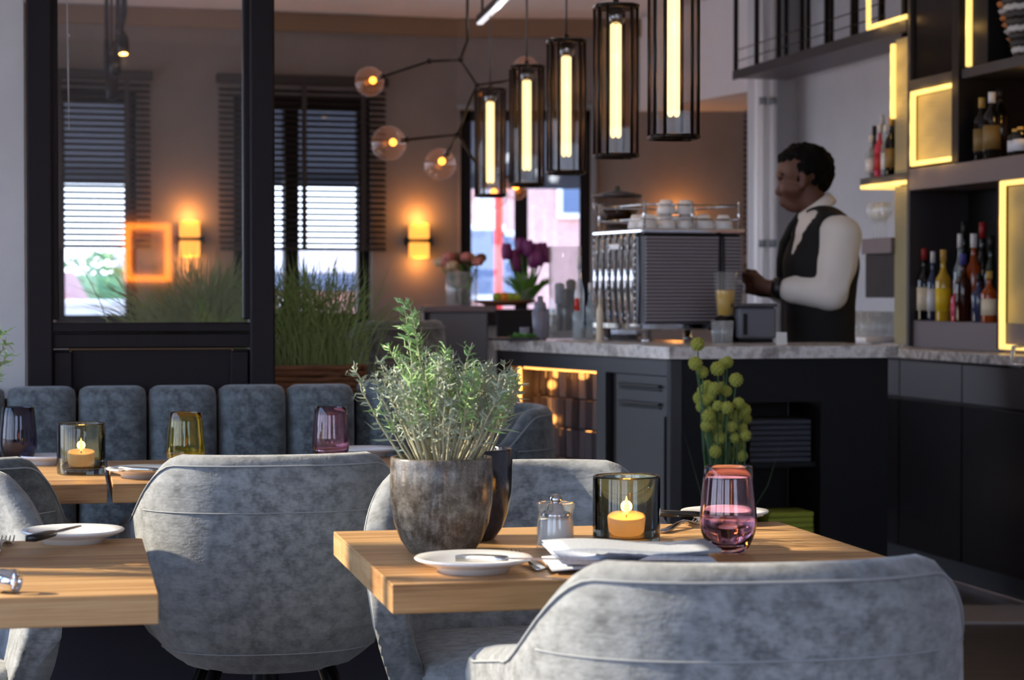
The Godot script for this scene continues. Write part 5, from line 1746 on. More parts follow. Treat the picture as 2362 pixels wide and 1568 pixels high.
	reeded(o, x_a - 0.2, x_a - 0.032, 0.96, h_b - 0.055, -0.02)
	reeded(o, x_a - 0.2, x_a - 0.032, h_b + 0.002, 2.32, -0.02)
	led(o, x_a - 0.215, x_a - 0.19, h_b + 0.25, 2.3, 0.0, -0.02, 3)

	# hanging rack that continues the top board to the left
	var rack := thing("gallery_rack", "black hanging rack with bars above the bartender", "rack", pt(shelf_p.x, shelf_p.y), turn)
	var h_r := 2.38
	var x_r := -2.33
	slab(rack, "floor_plate", x_r, x_a - 0.035, h_r - 0.03, h_r, 0.0, -0.32, M.shelf_mauve, 0.004)
	slab(rack, "front_lip", x_r, x_a - 0.035, h_r - 0.04, h_r + 0.01, 0.003, 0.0, M.joinery, 0.001)
	for k in 7:
		var x: float = lerpf(x_r + 0.012, x_a - 0.35, k / 6.0)
		for z in [-0.012, -0.3]:
			var s := tool()
			box(s, Vector3(x, (h_r + CEILING - 0.05) / 2, z), Vector3(0.022, CEILING - 0.05 - h_r, 0.022), 0.003)
			obj("bar", s, M.black_metal, rack)
	for y in [CEILING - 0.3, CEILING - 0.035]:
		for z in [-0.012, -0.3]: slab(rack, "top_bar", x_r, x_a - 0.04, y - 0.012, y + 0.012, z - 0.011, z + 0.011, M.black_metal)
	var wire := tool(true)
	for y in [0.06, 0.12]: rod(wire, Vector3(x_r, h_r + y, -0.012), Vector3(x_a - 0.3, h_r + y, -0.012), 0.003, -1, 6)
	obj("wire_rail", wire, M.black_metal, rack)
	# lit opening at the near end of the rack
	var x_l := T.call(1998) as float
	led(rack, x_l, x_l + 0.022, h_r + 0.012, CEILING - 0.05, 0.006, -0.012, 2)
	led(rack, x_l + 0.022, x_a - 0.035, h_r + 0.012, h_r + 0.032, 0.006, -0.012, 2)

	build_back_counter(turn)
	build_bottles(o, turn, h_g1, h_b, h_s, h_e, x_e)

func build_back_counter(turn: float) -> void:
	var out := 0.12
	var o := thing("back_counter", "black back counter with a marble top under the bottle shelf", "counter", pt(shelf_p.x, shelf_p.y), turn)
	var x0 := -0.5
	var x1 := 3.6
	slab(o, "marble_top", x0, x1, 0.91, 0.95, out, -0.42, M.marble, 0.003)
	slab(o, "marble_upstand", x0, x1, 0.95, 0.962, -0.03, -0.42, M.marble, 0.002)
	var w := 0.62
	for k in 6:
		slab(o, "drawer_front", x0 + 0.03 + w * k, x0 + 0.03 + w * (k + 1) - 0.006, 0.745, 0.902, out - 0.012, out - 0.035, M.steel_dark, 0.003)
		slab(o, "door_front", x0 + 0.03 + w * k, x0 + 0.03 + w * (k + 1) - 0.006, 0.10, 0.735, out - 0.012, out - 0.035, M.gloss_black, 0.003)
	slab(o, "carcass", x0 + 0.02, x1, 0.02, 0.909, out - 0.036, -0.4, M.joinery_black)
	slab(o, "toe_strip", x0 + 0.02, x1, 0.0, 0.02, out - 0.01, out - 0.05, M.steel, 0.002)
	var hx := shelf_t(2336, out + 0.05)
	var hy := shelf_y(2336, 843, out + 0.05)
	var s := tool(true)
	tube(s, [Vector3(hx, hy + 0.075, out), Vector3(hx, hy + 0.07, out + 0.045), Vector3(hx, hy, out + 0.05), Vector3(hx + 0.3, hy, out + 0.05), Vector3(hx + 0.3, hy + 0.07, out + 0.045), Vector3(hx + 0.3, hy + 0.075, out)], [0.008, 0.009, 0.009, 0.009, 0.009, 0.008], 10)
	obj("towel_bar", s, M.chrome, o)
	# floor strip beyond the bar end
	struct("trim_7", boxed(pt(1.98, 7.95, 0.006), Vector3(0.9, 0.012, 0.42), 0.003, Transform3D()), M.wall_taupe, "pale floor strip before the back counter")

func shelf_spot(u: float, v_low: float, out: float, y: float) -> Vector3:
	# a place on a board, below column u, set back from the front edge
	var p := shelf_p + Vector2(-0.972, -0.233) * out + shelf_d * shelf_t(u, out)
	return pt(p.x, p.y, y)

func build_bottles(o: Node3D, turn: float, h_g1: float, h_b: float, h_s: float, h_e: float, x_e: float) -> void:
	var base := shelf_y(2200, 742)
	# lower niche: [column, set back, radius, height, glass, label, cap, words]
	var low := [
		[2132, -0.06, 0.030, 0.315, "bottle_black", "label_cream", "cap_red", "wine bottle with red cap and cream label, leftmost in the lower niche"],
		[2152, -0.07, 0.024, 0.30, "bottle_blue", "label_white", "cap_white", "slim dark bottle with a pale label, second in the lower niche"],
		[2176, -0.04, 0.031, 0.305, "bottle_gold", "label_yellow", "cap_gold", "golden bottle with a yellow label in the lower niche"],
		[2168, -0.16, 0.027, 0.29, "bottle_amber", "label_gold", "cap_gold", "amber bottle behind the yellow label bottle"],
		[2206, -0.05, 0.022, 0.17, "bottle_rose", "label_pink", "cap_white", "small pink bottle in the lower niche"],
		[2222, -0.07, 0.034, 0.285, "bottle_brown", null, "cap_blue", "dark red brown bottle with a blue neck in the lower niche"],
		[2224, -0.17, 0.030, 0.43, "bottle_black", null, "cap_black", "tall black bottle at the back of the lower niche"],
		[2214, -0.14, 0.026, 0.375, "bottle_pale", "label_white", "cap_white", "clear tall bottle behind the brown one"],
		[2246, -0.12, 0.033, 0.37, "bottle_amber", null, "cap_white", "bottle of amber spirit with a pale neck in the lower niche"],
		[2258, -0.05, 0.028, 0.20, "bottle_blue", null, "cap_black", "short blue black bottle in the lower niche"],
		[2266, -0.18, 0.034, 0.42, "bottle_black", "label_red", "cap_red", "tall dark bottle with a red top in the lower niche"],
		[2282, -0.05, 0.031, 0.21, "bottle_amber", "label_cream", "cap_gold", "short amber bottle with a cream label, rightmost in the lower niche"],
		[2286, -0.17, 0.032, 0.36, "bottle_green", null, "cap_black", "dark bottle at the right back of the lower niche"],
	]
	for a in low:
		bottle(a[7], shelf_spot(a[0], 742, a[1], base), a[2] * 1.05, a[3], M[a[4]], M[a[5]] if a[5] else null, M[a[6]], "bottles in the lower niche")
	# upper niche
	for a in [[2263, -0.05, 0.034, 0.26, "bottle_black", "label_gold", "cap_gold", "dark bottle with a gold label, left in the upper niche", false], [2286, -0.05, 0.036, 0.275, "bottle_black", "label_gold", "cap_white", "dark bottle with a gold label, right in the upper niche", false], [2304, -0.13, 0.04, 0.30, "bottle_black", null, "cap_black", "black bottle behind the two gold labels in the upper niche", false], [2340, -0.05, 0.03, 0.11, "bottle_black", "label_white", "cap_gold", "small dark bottle with a golden cap, left of two small ones", false], [2352, -0.05, 0.03, 0.115, "bottle_black", "label_white", "cap_gold", "small dark bottle with a golden cap at the right edge", false]]:
		bottle(a[7], shelf_spot(a[0], 345, a[1], h_g1), a[2], a[3], M[a[4]], M[a[5]] if a[5] else null, M[a[6]], "bottles in the upper niche", a[8], 0.3 if a[3] > 0.2 else 0.2)
	# open end board
	for a in [[2008, -0.05, 0.026, 0.20, "bottle_pale", "label_white", "cap_white", "pale bottle at the left end of the open board"], [2016, -0.2, 0.026, 0.27, "bottle_black", null, "cap_black", "dark bottle at the back left of the open board"], [2028, -0.06, 0.026, 0.245, "bottle_rose", "label_red", "cap_white", "red labelled bottle on the open board"], [2034, -0.17, 0.028, 0.31, "bottle_pale", null, "cap_white", "tall clear bottle at the back of the open board"], [2042, -0.05, 0.022, 0.235, "bottle_pale", "label_white", "cap_white", "slim clear bottle in the middle of the open board"], [2054, -0.05, 0.028, 0.27, "bottle_black", "label_gold", "cap_gold", "black bottle with a gold label on the open board"], [2060, -0.17, 0.027, 0.31, "bottle_green", null, "cap_gold", "tall green bottle at the back of the open board"], [2072, -0.1, 0.029, 0.28, "bottle_brown", null, "cap_black", "brown bottle near the right end of the open board"], [2082, -0.05, 0.026, 0.235, "bottle_blue", "label_white", "cap_black", "dark bottle with a pale label at the right end of the open board"]]:
		bottle(a[7], shelf_spot(a[0], 400, a[1], h_b), a[2], a[3], M[a[4]], M[a[5]] if a[5] else null, M[a[6]], "bottles on the open end board")
	# stemmed glasses below it
	var gp := [Vector2(0, 0), Vector2(0.028, 0), Vector2(0.027, 0.003), Vector2(0.004, 0.008), Vector2(0.0035, 0.07), Vector2(0.012, 0.082), Vector2(0.03, 0.11), Vector2(0.032, 0.135), Vector2(0.027, 0.165), Vector2(0.0255, 0.165), Vector2(0.0305, 0.135), Vector2(0.028, 0.112), Vector2(0.0, 0.083)]
	var gs := lathed(gp, 20)
	gs.generate_normals()
	var wine := gs.commit()
	for k in 5:
		var g := obj("wine_glass", wine, M.thin_glass)
		g.position = shelf_spot([2014, 2030, 2044, 2022, 2038][k], 545, -0.06 - (0.1 if k > 2 else 0.0), h_s)
		tag(g, "clear stemmed glass under the open bottle board, %s row, %s" % ["front" if k < 3 else "back", ["left", "middle", "right", "left", "right"][k]], "glass", "stemmed glasses on the shelf")
	# tumblers on a white tray at the end of the back counter
	var tray := thing("white_tray", "white tray of drinking glasses behind the bartender", "tray", shelf_spot(2016, 770, -0.02, 0.9625), turn)
	obj("tray", boxed(Vector3(-0.36, 0.012, -0.06), Vector3(0.86, 0.024, 0.26), 0.006), M.white_paint, tray)
	var ts := lathed([Vector2(0, 0), Vector2(0.024, 0), Vector2(0.029, 0.006), Vector2(0.034, 0.115), Vector2(0.032, 0.115), Vector2(0.026, 0.012), Vector2(0, 0.010)], 18)
	ts.generate_normals()
	var tum := ts.commit()
	var gt := tray.global_transform
	var n := 0
	for row in 3:
		for c in 10:
			var g := obj("drinking_glass", tum, M.thin_glass)
			g.transform = gt * Transform3D(Basis(), Vector3(-0.74 + c * 0.082, 0.0245, 0.03 - row * 0.085))
			tag(g, "clear drinking glass on the white tray, %s row, %s from the shelf end" % [["front", "middle", "back"][row], ["first", "second", "third", "fourth", "fifth", "sixth", "seventh", "eighth", "ninth", "tenth"][9 - c]], "glass", "drinking glasses on the white tray")
			n += 1
	# baskets in the top compartment
	for a in [[2318, "orange and silver woven basket in the top compartment", "basket_orange"], [2362, "black and white woven basket at the right edge of the top compartment", "basket_black"]]:
		var b := thing("woven_basket", a[1], "basket", shelf_spot(a[0], 110, -0.11, h_e + 0.0135))
		for ring in 9:
			var s := tool(true)
			var p := []
			var rad := 0.036 + 0.0055 * ring
			for k in 25: p.append(Vector3(cos(TAU * k / 24.0) * rad, 0.012 + ring * 0.028 + 0.003 * sin(k * 3.0), sin(TAU * k / 24.0) * rad))
			tube(s, p, p.map(func(_q): return 0.0145), 6, false)
			obj("coil", s, M[a[2]] if ring % 3 != 1 else M.basket_silver, b)
		obj("bottom", lathed([Vector2(0, 0), Vector2(0.04, 0), Vector2(0.042, 0.008), Vector2(0, 0.01)], 20), M.basket_black, b)

# ---------------------------------------------------------------- plants and the back room

func build_plants() -> void:
	var r := RandomNumberGenerator.new()
	r.seed = 21
	# long wicker planter with two clumps of grass behind the partition
	var mid := at(560, 860, 7.6)
	var o := thing("wicker_planter", "long wicker planter full of tall grasses behind the partition", "planter", Vector3(mid.x, 0.76, mid.z), ROOM_TURN)
	var half := 0.42
	for k in 9:
		var y := 0.012 + k * 0.0195
		var s := tool(true)
		var p := []
		for i in 41:
			var a := TAU * i / 40.0
			p.append(Vector3(sign(cos(a)) * pow(abs(cos(a)), 0.25) * (half - 0.012 + 0.002 * k), y + 0.004 * sin(i * 2.7 + k * 2.0), sign(sin(a)) * pow(abs(sin(a)), 0.4) * (0.12 + 0.001 * k)))
		tube(s, p, p.map(func(_q): return 0.0115), 6, false)
		obj("withe", s, M.wicker, o)
	obj("liner", boxed(Vector3(0, 0.08, 0), Vector3(half * 2 - 0.05, 0.15, 0.2), 0.02), M.soil, o)
	for clump in [[-0.14, 920, "grass_blade", 0.36, 0.47], [0.23, 620, "grass_blade", 0.26, 0.47]]:
		var s := tool()
		for k in clump[1]:
			var b := Vector3(clump[0] + r.randfn(0, 0.085), 0.15, r.randf_range(-0.07, 0.07))
			var lean := r.randfn(0, 1.0)
			var h: float = clump[4] * r.randf_range(0.55, 1.0) * (1.0 - 0.06 * abs(lean))
			var dir := Vector3(lean * clump[3] * 0.5, 0, r.randf_range(-0.12, 0.12))
			var p := []
			for i in 6:
				var t := i / 5.0
				p.append(b + dir * (t * t * 0.8 + t * 0.35) * h / 0.4 + Vector3(0, h * (t - 0.12 * t * t * abs(lean)), 0))
			blade(s, p, r.randf_range(0.0012, 0.0022), Vector3(1, 0, r.randf_range(-0.6, 0.6)))
		tag(obj("grass_clump", s, M[clump[2]], o), "", "", "", "stuff")
	var st := thing("planter_stand", "dark low cabinet under the wicker planter", "cabinet", Vector3(mid.x, 0, mid.z), ROOM_TURN)
	obj("body", boxed(Vector3(0, 0.37, 0), Vector3(0.9, 0.74, 0.28), 0.006), M.joinery_black, st)
	obj("top", boxed(Vector3(0, 0.75, 0), Vector3(0.94, 0.018, 0.32), 0.004), M.joinery, st)

	# flower counter in the back room
	var cz := 11.3
	var left := at(968, 705, cz)
	var c := thing("flower_counter", "grey topped counter with flowers in the back room", "counter", pt(left.x, cz), 0)
	var wide := at(1262, 705, cz).x - left.x
	obj("top", boxed(Vector3(0.2, 1.105, -0.22), Vector3(0.4, 0.032, 0.5), 0.004), M.shelf_mauve, c)
	obj("side_panel", boxed(Vector3(0.185, 0.545, -0.02), Vector3(0.34, 1.088, 0.04), 0.004), M.steel_dark, c)
	obj("edge_post", boxed(Vector3(0.035, 0.545, 0.0), Vector3(0.03, 1.088, 0.05), 0.004), M.joinery_black, c)
	obj("dark_body", boxed(Vector3((0.4 + wide) / 2, 0.55, -0.2), Vector3(wide - 0.4, 1.1, 0.45), 0.004), M.joinery_black, c)
	var t := thing("wood_board", "round wooden board with limes on the flower counter", "board", pt(at(1164, 700, cz).x, cz + 0.15, 1.1215))
	obj("plate", lathed([Vector2(0, 0), Vector2(0.1, 0), Vector2(0.165, 0.022), Vector2(0.168, 0.03), Vector2(0.155, 0.028), Vector2(0, 0.018)], 36), M.tray_wood, t)
	var f := tool(true)
	for a in [[1148, "lime_skin", "green lime on the wooden board, left of the orange", 0.026], [1164, "orange_skin", "orange between the limes on the wooden board", 0.027], [1178, "lime_skin", "green lime on the wooden board, right of the orange", 0.026], [1192, "lime_skin", "rightmost lime on the wooden board, next to the tulips", 0.022]]:
		var s := tool(true)
		ball(s, Vector3(0, a[3] * 0.95, 0), Vector3(a[3] * 1.1, a[3] * 0.95, a[3]), 16, 10)
		var fruit := obj("lime" if a[1] == "lime_skin" else "orange", s, M[a[1]])
		fruit.position = pt(at(a[0], 690, cz + 0.12).x, cz + 0.12, 1.142)
		tag(fruit, a[2], "fruit", "fruit on the wooden board")
	# roses in a clear vase
	var vp := pt(at(1064, 690, cz).x, cz + 0.12, 1.1215)
	var v := thing("glass_vase", "clear square vase of faded roses", "vase", vp)
	obj("glass", lathed([Vector2(0, 0), Vector2(0.082, 0), Vector2(0.084, 0.18), Vector2(0.081, 0.18), Vector2(0.079, 0.008), Vector2(0, 0.008)], 24), M.thin_glass, v)
	var tint := ["rose_cream", "rose_pink", "rose_pink", "rose_cream", "rose_brown", "rose_brown", "rose_pink", "rose_cream", "rose_brown", "rose_pink", "rose_brown"]
	for k in 11:
		var b := Vector3(r.randf_range(-0.04, 0.04), 0.012, r.randf_range(-0.03, 0.03))
		var h := Vector3(lerpf(-0.11, 0.1, k / 10.0) + r.randf_range(-0.01, 0.01), r.randf_range(0.19, 0.26), r.randf_range(-0.06, 0.06))
		var q := thing("rose", "faded rose in the clear vase, number %s from the left" % ["one", "two", "three", "four", "five", "six", "seven", "eight", "nine", "ten", "eleven"][k], "flower", vp, 0, "roses in the clear vase")
		var s := tool(true)
		tube(s, [b, b.lerp(h, 0.55), h], [0.003, 0.0026, 0.0024], 6)
		obj("stem", s, M.flower_stem, q)
		var bl := tool(true)
		for i in 9:
			var a := TAU * i / 5.0
			var rad := 0.006 + 0.0016 * i
			ball(bl, h + Vector3(cos(a) * rad, 0.012 - 0.001 * i, sin(a) * rad), Vector3(0.017, 0.021, 0.017), 8, 6)
		obj("bloom", bl, M[tint[k]], q)
		var lf := tool()
		for i in 3:
			var m := b.lerp(h, 0.35 + 0.2 * i)
			var d := Vector3(r.randf_range(-1, 1), 0.4, r.randf_range(-1, 1)).normalized()
			blade(lf, [m, m + d * 0.022, m + d * 0.05], 0.009, Vector3(d.z, 0.1, -d.x))
		obj("leaf", lf, M.leaf_green, q)
	# purple tulips
	var tp := pt(at(1213, 690, cz).x, cz + 0.36, 1.1215)
	var tv := thing("glass_vase", "clear vase of purple tulips", "vase", tp)
	obj("glass", lathed([Vector2(0, 0), Vector2(0.05, 0), Vector2(0.058, 0.16), Vector2(0.055, 0.16), Vector2(0.047, 0.008), Vector2(0, 0.008)], 24), M.thin_glass, tv)
	var heads := [[1172, 592], [1188, 606], [1203, 580], [1218, 585], [1236, 592], [1248, 590], [1238, 608], [1192, 620], [1256, 600], [1228, 612]]
	for k in heads.size():
		var h: Vector3 = at(heads[k][0], heads[k][1], cz + 0.33 + 0.03 * (k % 3)) - tp
		var q := thing("tulip", "purple tulip in the clear vase, %s" % ["leftmost", "second from the left", "tallest in the middle left", "tallest in the middle right", "right of the middle", "near the right edge", "low on the right side", "low on the left side", "rightmost", "low in the middle"][k], "flower", tp, 0, "purple tulips")
		var b := Vector3(h.x * 0.2, 0.01, h.z * 0.3)
		var s := tool(true)
		tube(s, [b, b.lerp(h, 0.6) + Vector3(0, 0.02, 0), h], [0.0042, 0.004, 0.0036], 7)
		obj("stem", s, M.leaf_green, q)
		var dir: Vector3 = (h - b.lerp(h, 0.6)).normalized()
		var bl := tool(true)
		for i in 6:
			var a := TAU * i / 6.0
			var off := Vector3(cos(a), 0, sin(a))
			ball(bl, h + dir * 0.03 + off * 0.016, Vector3(0.02, 0.045, 0.013), 8, 8, Basis(Vector3.UP, -a + PI / 2))
		obj("bloom", bl, M.tulip_purple, q)
		var lf := tool()
		for i in 4:
			var d := Vector3(r.randf_range(-1, 1), 1.2, r.randf_range(-0.5, 1)).normalized()
			blade(lf, [b, b + d * 0.07, b + d * 0.14 + Vector3(d.x * 0.02, 0, 0), b + d * 0.2 + Vector3(d.x * 0.06, -0.02, 0)], 0.014, Vector3(-d.z, 0.1, d.x))
		obj("leaf", lf, M.leaf_green, q)

	# low sideboard in the back room
	var sb := thing("low_sideboard", "low grey sideboard left of the flower counter", "sideboard", at(945, 800, 12.0) * Vector3(1, 0, 1))
	obj("top", boxed(Vector3(0, 0.925, 0), Vector3(0.34, 0.04, 0.4), 0.005), M.shelf_mauve, sb)
	obj("body", boxed(Vector3(0.02, 0.45, 0), Vector3(0.28, 0.9, 0.36), 0.005), M.joinery_black, sb)

	# yellow ball flowers in a tall floor vase before the bar
	var fz := 6.85
	var fp := pt(at(1668, 1100, fz).x, fz)
	var fv := thing("floor_vase", "tall dark floor vase holding yellow ball flowers", "vase", fp)
	obj("vase", lathed([Vector2(0, 0), Vector2(0.09, 0), Vector2(0.1, 0.02), Vector2(0.085, 0.25), Vector2(0.075, 0.43), Vector2(0.08, 0.46), Vector2(0.07, 0.46), Vector2(0.065, 0.3), Vector2(0, 0.25)], 28), M.pot_blue, fv)
	var balls := [[1609, 794], [1604, 838], [1620, 858], [1655, 850], [1668, 840], [1678, 835], [1698, 876], [1622, 900], [1632, 892], [1648, 896], [1664, 894], [1614, 918], [1628, 922], [1640, 914], [1676, 902], [1618, 938], [1640, 948], [1656, 936], [1678, 940], [1704, 930], [1716, 946], [1634, 960], [1652, 964], [1672, 962], [1700, 960], [1722, 966], [1630, 982], [1650, 984], [1668, 992], [1688, 984], [1712, 988], [1720, 1004], [1640, 1004], [1660, 1010], [1694, 1010], [1656, 1028], [1672, 1036], [1706, 1030], [1650, 1042], [1712, 1052], [1686, 1050]]
	for k in balls.size():
		var h: Vector3 = at(balls[k][0], balls[k][1], fz + r.randf_range(-0.07, 0.07)) - fp
		var q := thing("yellow_ball_flower", "topmost yellow green ball flower, at the height of the bar top" if k == 0 else "yellow green ball flower in the floor vase before the bar", "flower", fp, 0, "yellow ball flowers")
		var b := Vector3(r.randf_range(-0.04, 0.04), 0.31, r.randf_range(-0.04, 0.04))
		var s := tool(true)
		tube(s, [b, b.lerp(h, 0.5) + Vector3(h.x * 0.15, 0.03, 0), h], [0.0032, 0.0028, 0.0022], 6)
		obj("stem", s, M.flower_stem, q)
		var bl := tool()
		var rad := r.randf_range(0.017, 0.023)
		ball(bl, h, Vector3.ONE * rad * 0.9, 10, 7)
		for i in 46:
			var y := 1.0 - 2.0 * (i + 0.5) / 46.0
			var a := i * 2.39996
			var n := Vector3(cos(a) * sqrt(1 - y * y), y, sin(a) * sqrt(1 - y * y))
			ball(bl, h + n * rad * 0.88, Vector3.ONE * rad * 0.19, 5, 4)
		obj("bloom", bl, M.yellow_bloom, q)
	var lf := thing("vase_leaf", "long arching leaf beside the yellow ball flowers", "leaf", fp)
	for a in [[Vector3(0.12, 0.2, 0.02), Vector3(0.17, 0.38, 0.02)], [Vector3(-0.06, 0.22, 0.02), Vector3(-0.1, 0.36, 0.03)]]:
		var s := tool()
		var b := Vector3(sign(a[0].x) * 0.03, 0.4, 0)
		blade(s, [b, b + a[0] * 0.45, b + a[0] * 0.9, b + a[1]], 0.005, Vector3(0, 0.2, 1))
		obj("blade", s, M.flower_stem, lf)

# ---------------------------------------------------------------- the bartender

func nets(s: SurfaceTool, bones: Array, cell: float, k: float, cuts := []) -> void:
	# a skin over tapered bones [from, to, radius, radius] that melt into one another; cuts are bones taken away
	var lo := Vector3.ONE * 1e9
	var hi := -lo
	for b in bones:
		for e in 2:
			lo = lo.min(b[e] - Vector3.ONE * (b[2 + e] + 3 * cell + k * 0.3))
			hi = hi.max(b[e] + Vector3.ONE * (b[2 + e] + 3 * cell + k * 0.3))
	var nx := int((hi.x - lo.x) / cell) + 2
	var ny := int((hi.y - lo.y) / cell) + 2
	var nz := int((hi.z - lo.z) / cell) + 2
	var f := PackedFloat32Array()
	f.resize(nx * ny * nz)
	f.fill(1.0)
	for pass_no in 2:
		for b in (bones if pass_no == 0 else cuts):
			var a: Vector3 = b[0]
			var ab: Vector3 = b[1] - a
			var l2: float = max(ab.length_squared(), 1e-9)
			var r0: float = b[2]
			var r1: float = b[3]
			var m: float = max(r0, r1) + k + 2 * cell
			var p0 := ((a.min(b[1]) - Vector3.ONE * m - lo) / cell).floor().max(Vector3.ZERO)
			var p1 := ((a.max(b[1]) + Vector3.ONE * m - lo) / cell).ceil()
			for iy in range(int(p0.y), min(int(p1.y) + 1, ny)):
				for iz in range(int(p0.z), min(int(p1.z) + 1, nz)):
					var at_row := (iy * nz + iz) * nx
					for ix in range(int(p0.x), min(int(p1.x) + 1, nx)):
						var p := lo + Vector3(ix, iy, iz) * cell
						var t := clampf((p - a).dot(ab) / l2, 0, 1)
						var d := (p - a - ab * t).length() - lerpf(r0, r1, t)
						var v := f[at_row + ix]
						if pass_no == 1:
							f[at_row + ix] = max(v, -d)
						elif v > 0.9:
							f[at_row + ix] = min(d, 0.9)
						else:
							var h := clampf(0.5 + 0.5 * (v - d) / k, 0, 1)
							f[at_row + ix] = lerpf(v, d, h) - k * h * (1.0 - h)
	var sx := 1
	var sz := nx
	var sy := nx * nz
	var where := {}
	var corners := [0, sx, sz, sz + sx, sy, sy + sx, sy + sz, sy + sz + sx]
	var offs := [Vector3(0, 0, 0), Vector3(1, 0, 0), Vector3(0, 0, 1), Vector3(1, 0, 1), Vector3(0, 1, 0), Vector3(1, 1, 0), Vector3(0, 1, 1), Vector3(1, 1, 1)]
	var edges := [[0, 1], [2, 3], [4, 5], [6, 7], [0, 2], [1, 3], [4, 6], [5, 7], [0, 4], [1, 5], [2, 6], [3, 7]]
	for iy in ny - 1:
		for iz in nz - 1:
			var row := iy * sy + iz * sz
			for ix in nx - 1:
				var i := row + ix
				var a := f[i]
				if a > 3 * cell: continue
				var neg := 0
				for c in corners:
					if f[i + c] < 0: neg += 1
				if neg == 0 or neg == 8: continue
				var sum := Vector3.ZERO
				var n := 0
				for e in edges:
					var v0 := f[i + corners[e[0]]]
					var v1 := f[i + corners[e[1]]]
					if (v0 < 0) != (v1 < 0):
						sum += offs[e[0]].lerp(offs[e[1]], v0 / (v0 - v1))
						n += 1
				where[i] = lo + (Vector3(ix, iy, iz) + sum / n) * cell
	for i in where:
		var v0 := f[i]
		# one quad round each crossed edge that starts at this grid point
		for e in [[sx, sy, sz], [sy, sz, sx], [sz, sx, sy]]:
			var v1 := f[i + e[0]]
			if (v0 < 0) == (v1 < 0): continue
			var q := [i, i - e[1], i - e[1] - e[2], i - e[2]]
			if not (where.has(q[1]) and where.has(q[2]) and where.has(q[3])): continue
			# sx,sy,sz axes: x cross y = z, so the ring runs right-handed about the edge
			if v0 < 0: quad(s, where[q[0]], where[q[3]], where[q[2]], where[q[1]])
			else: quad(s, where[q[0]], where[q[1]], where[q[2]], where[q[3]])

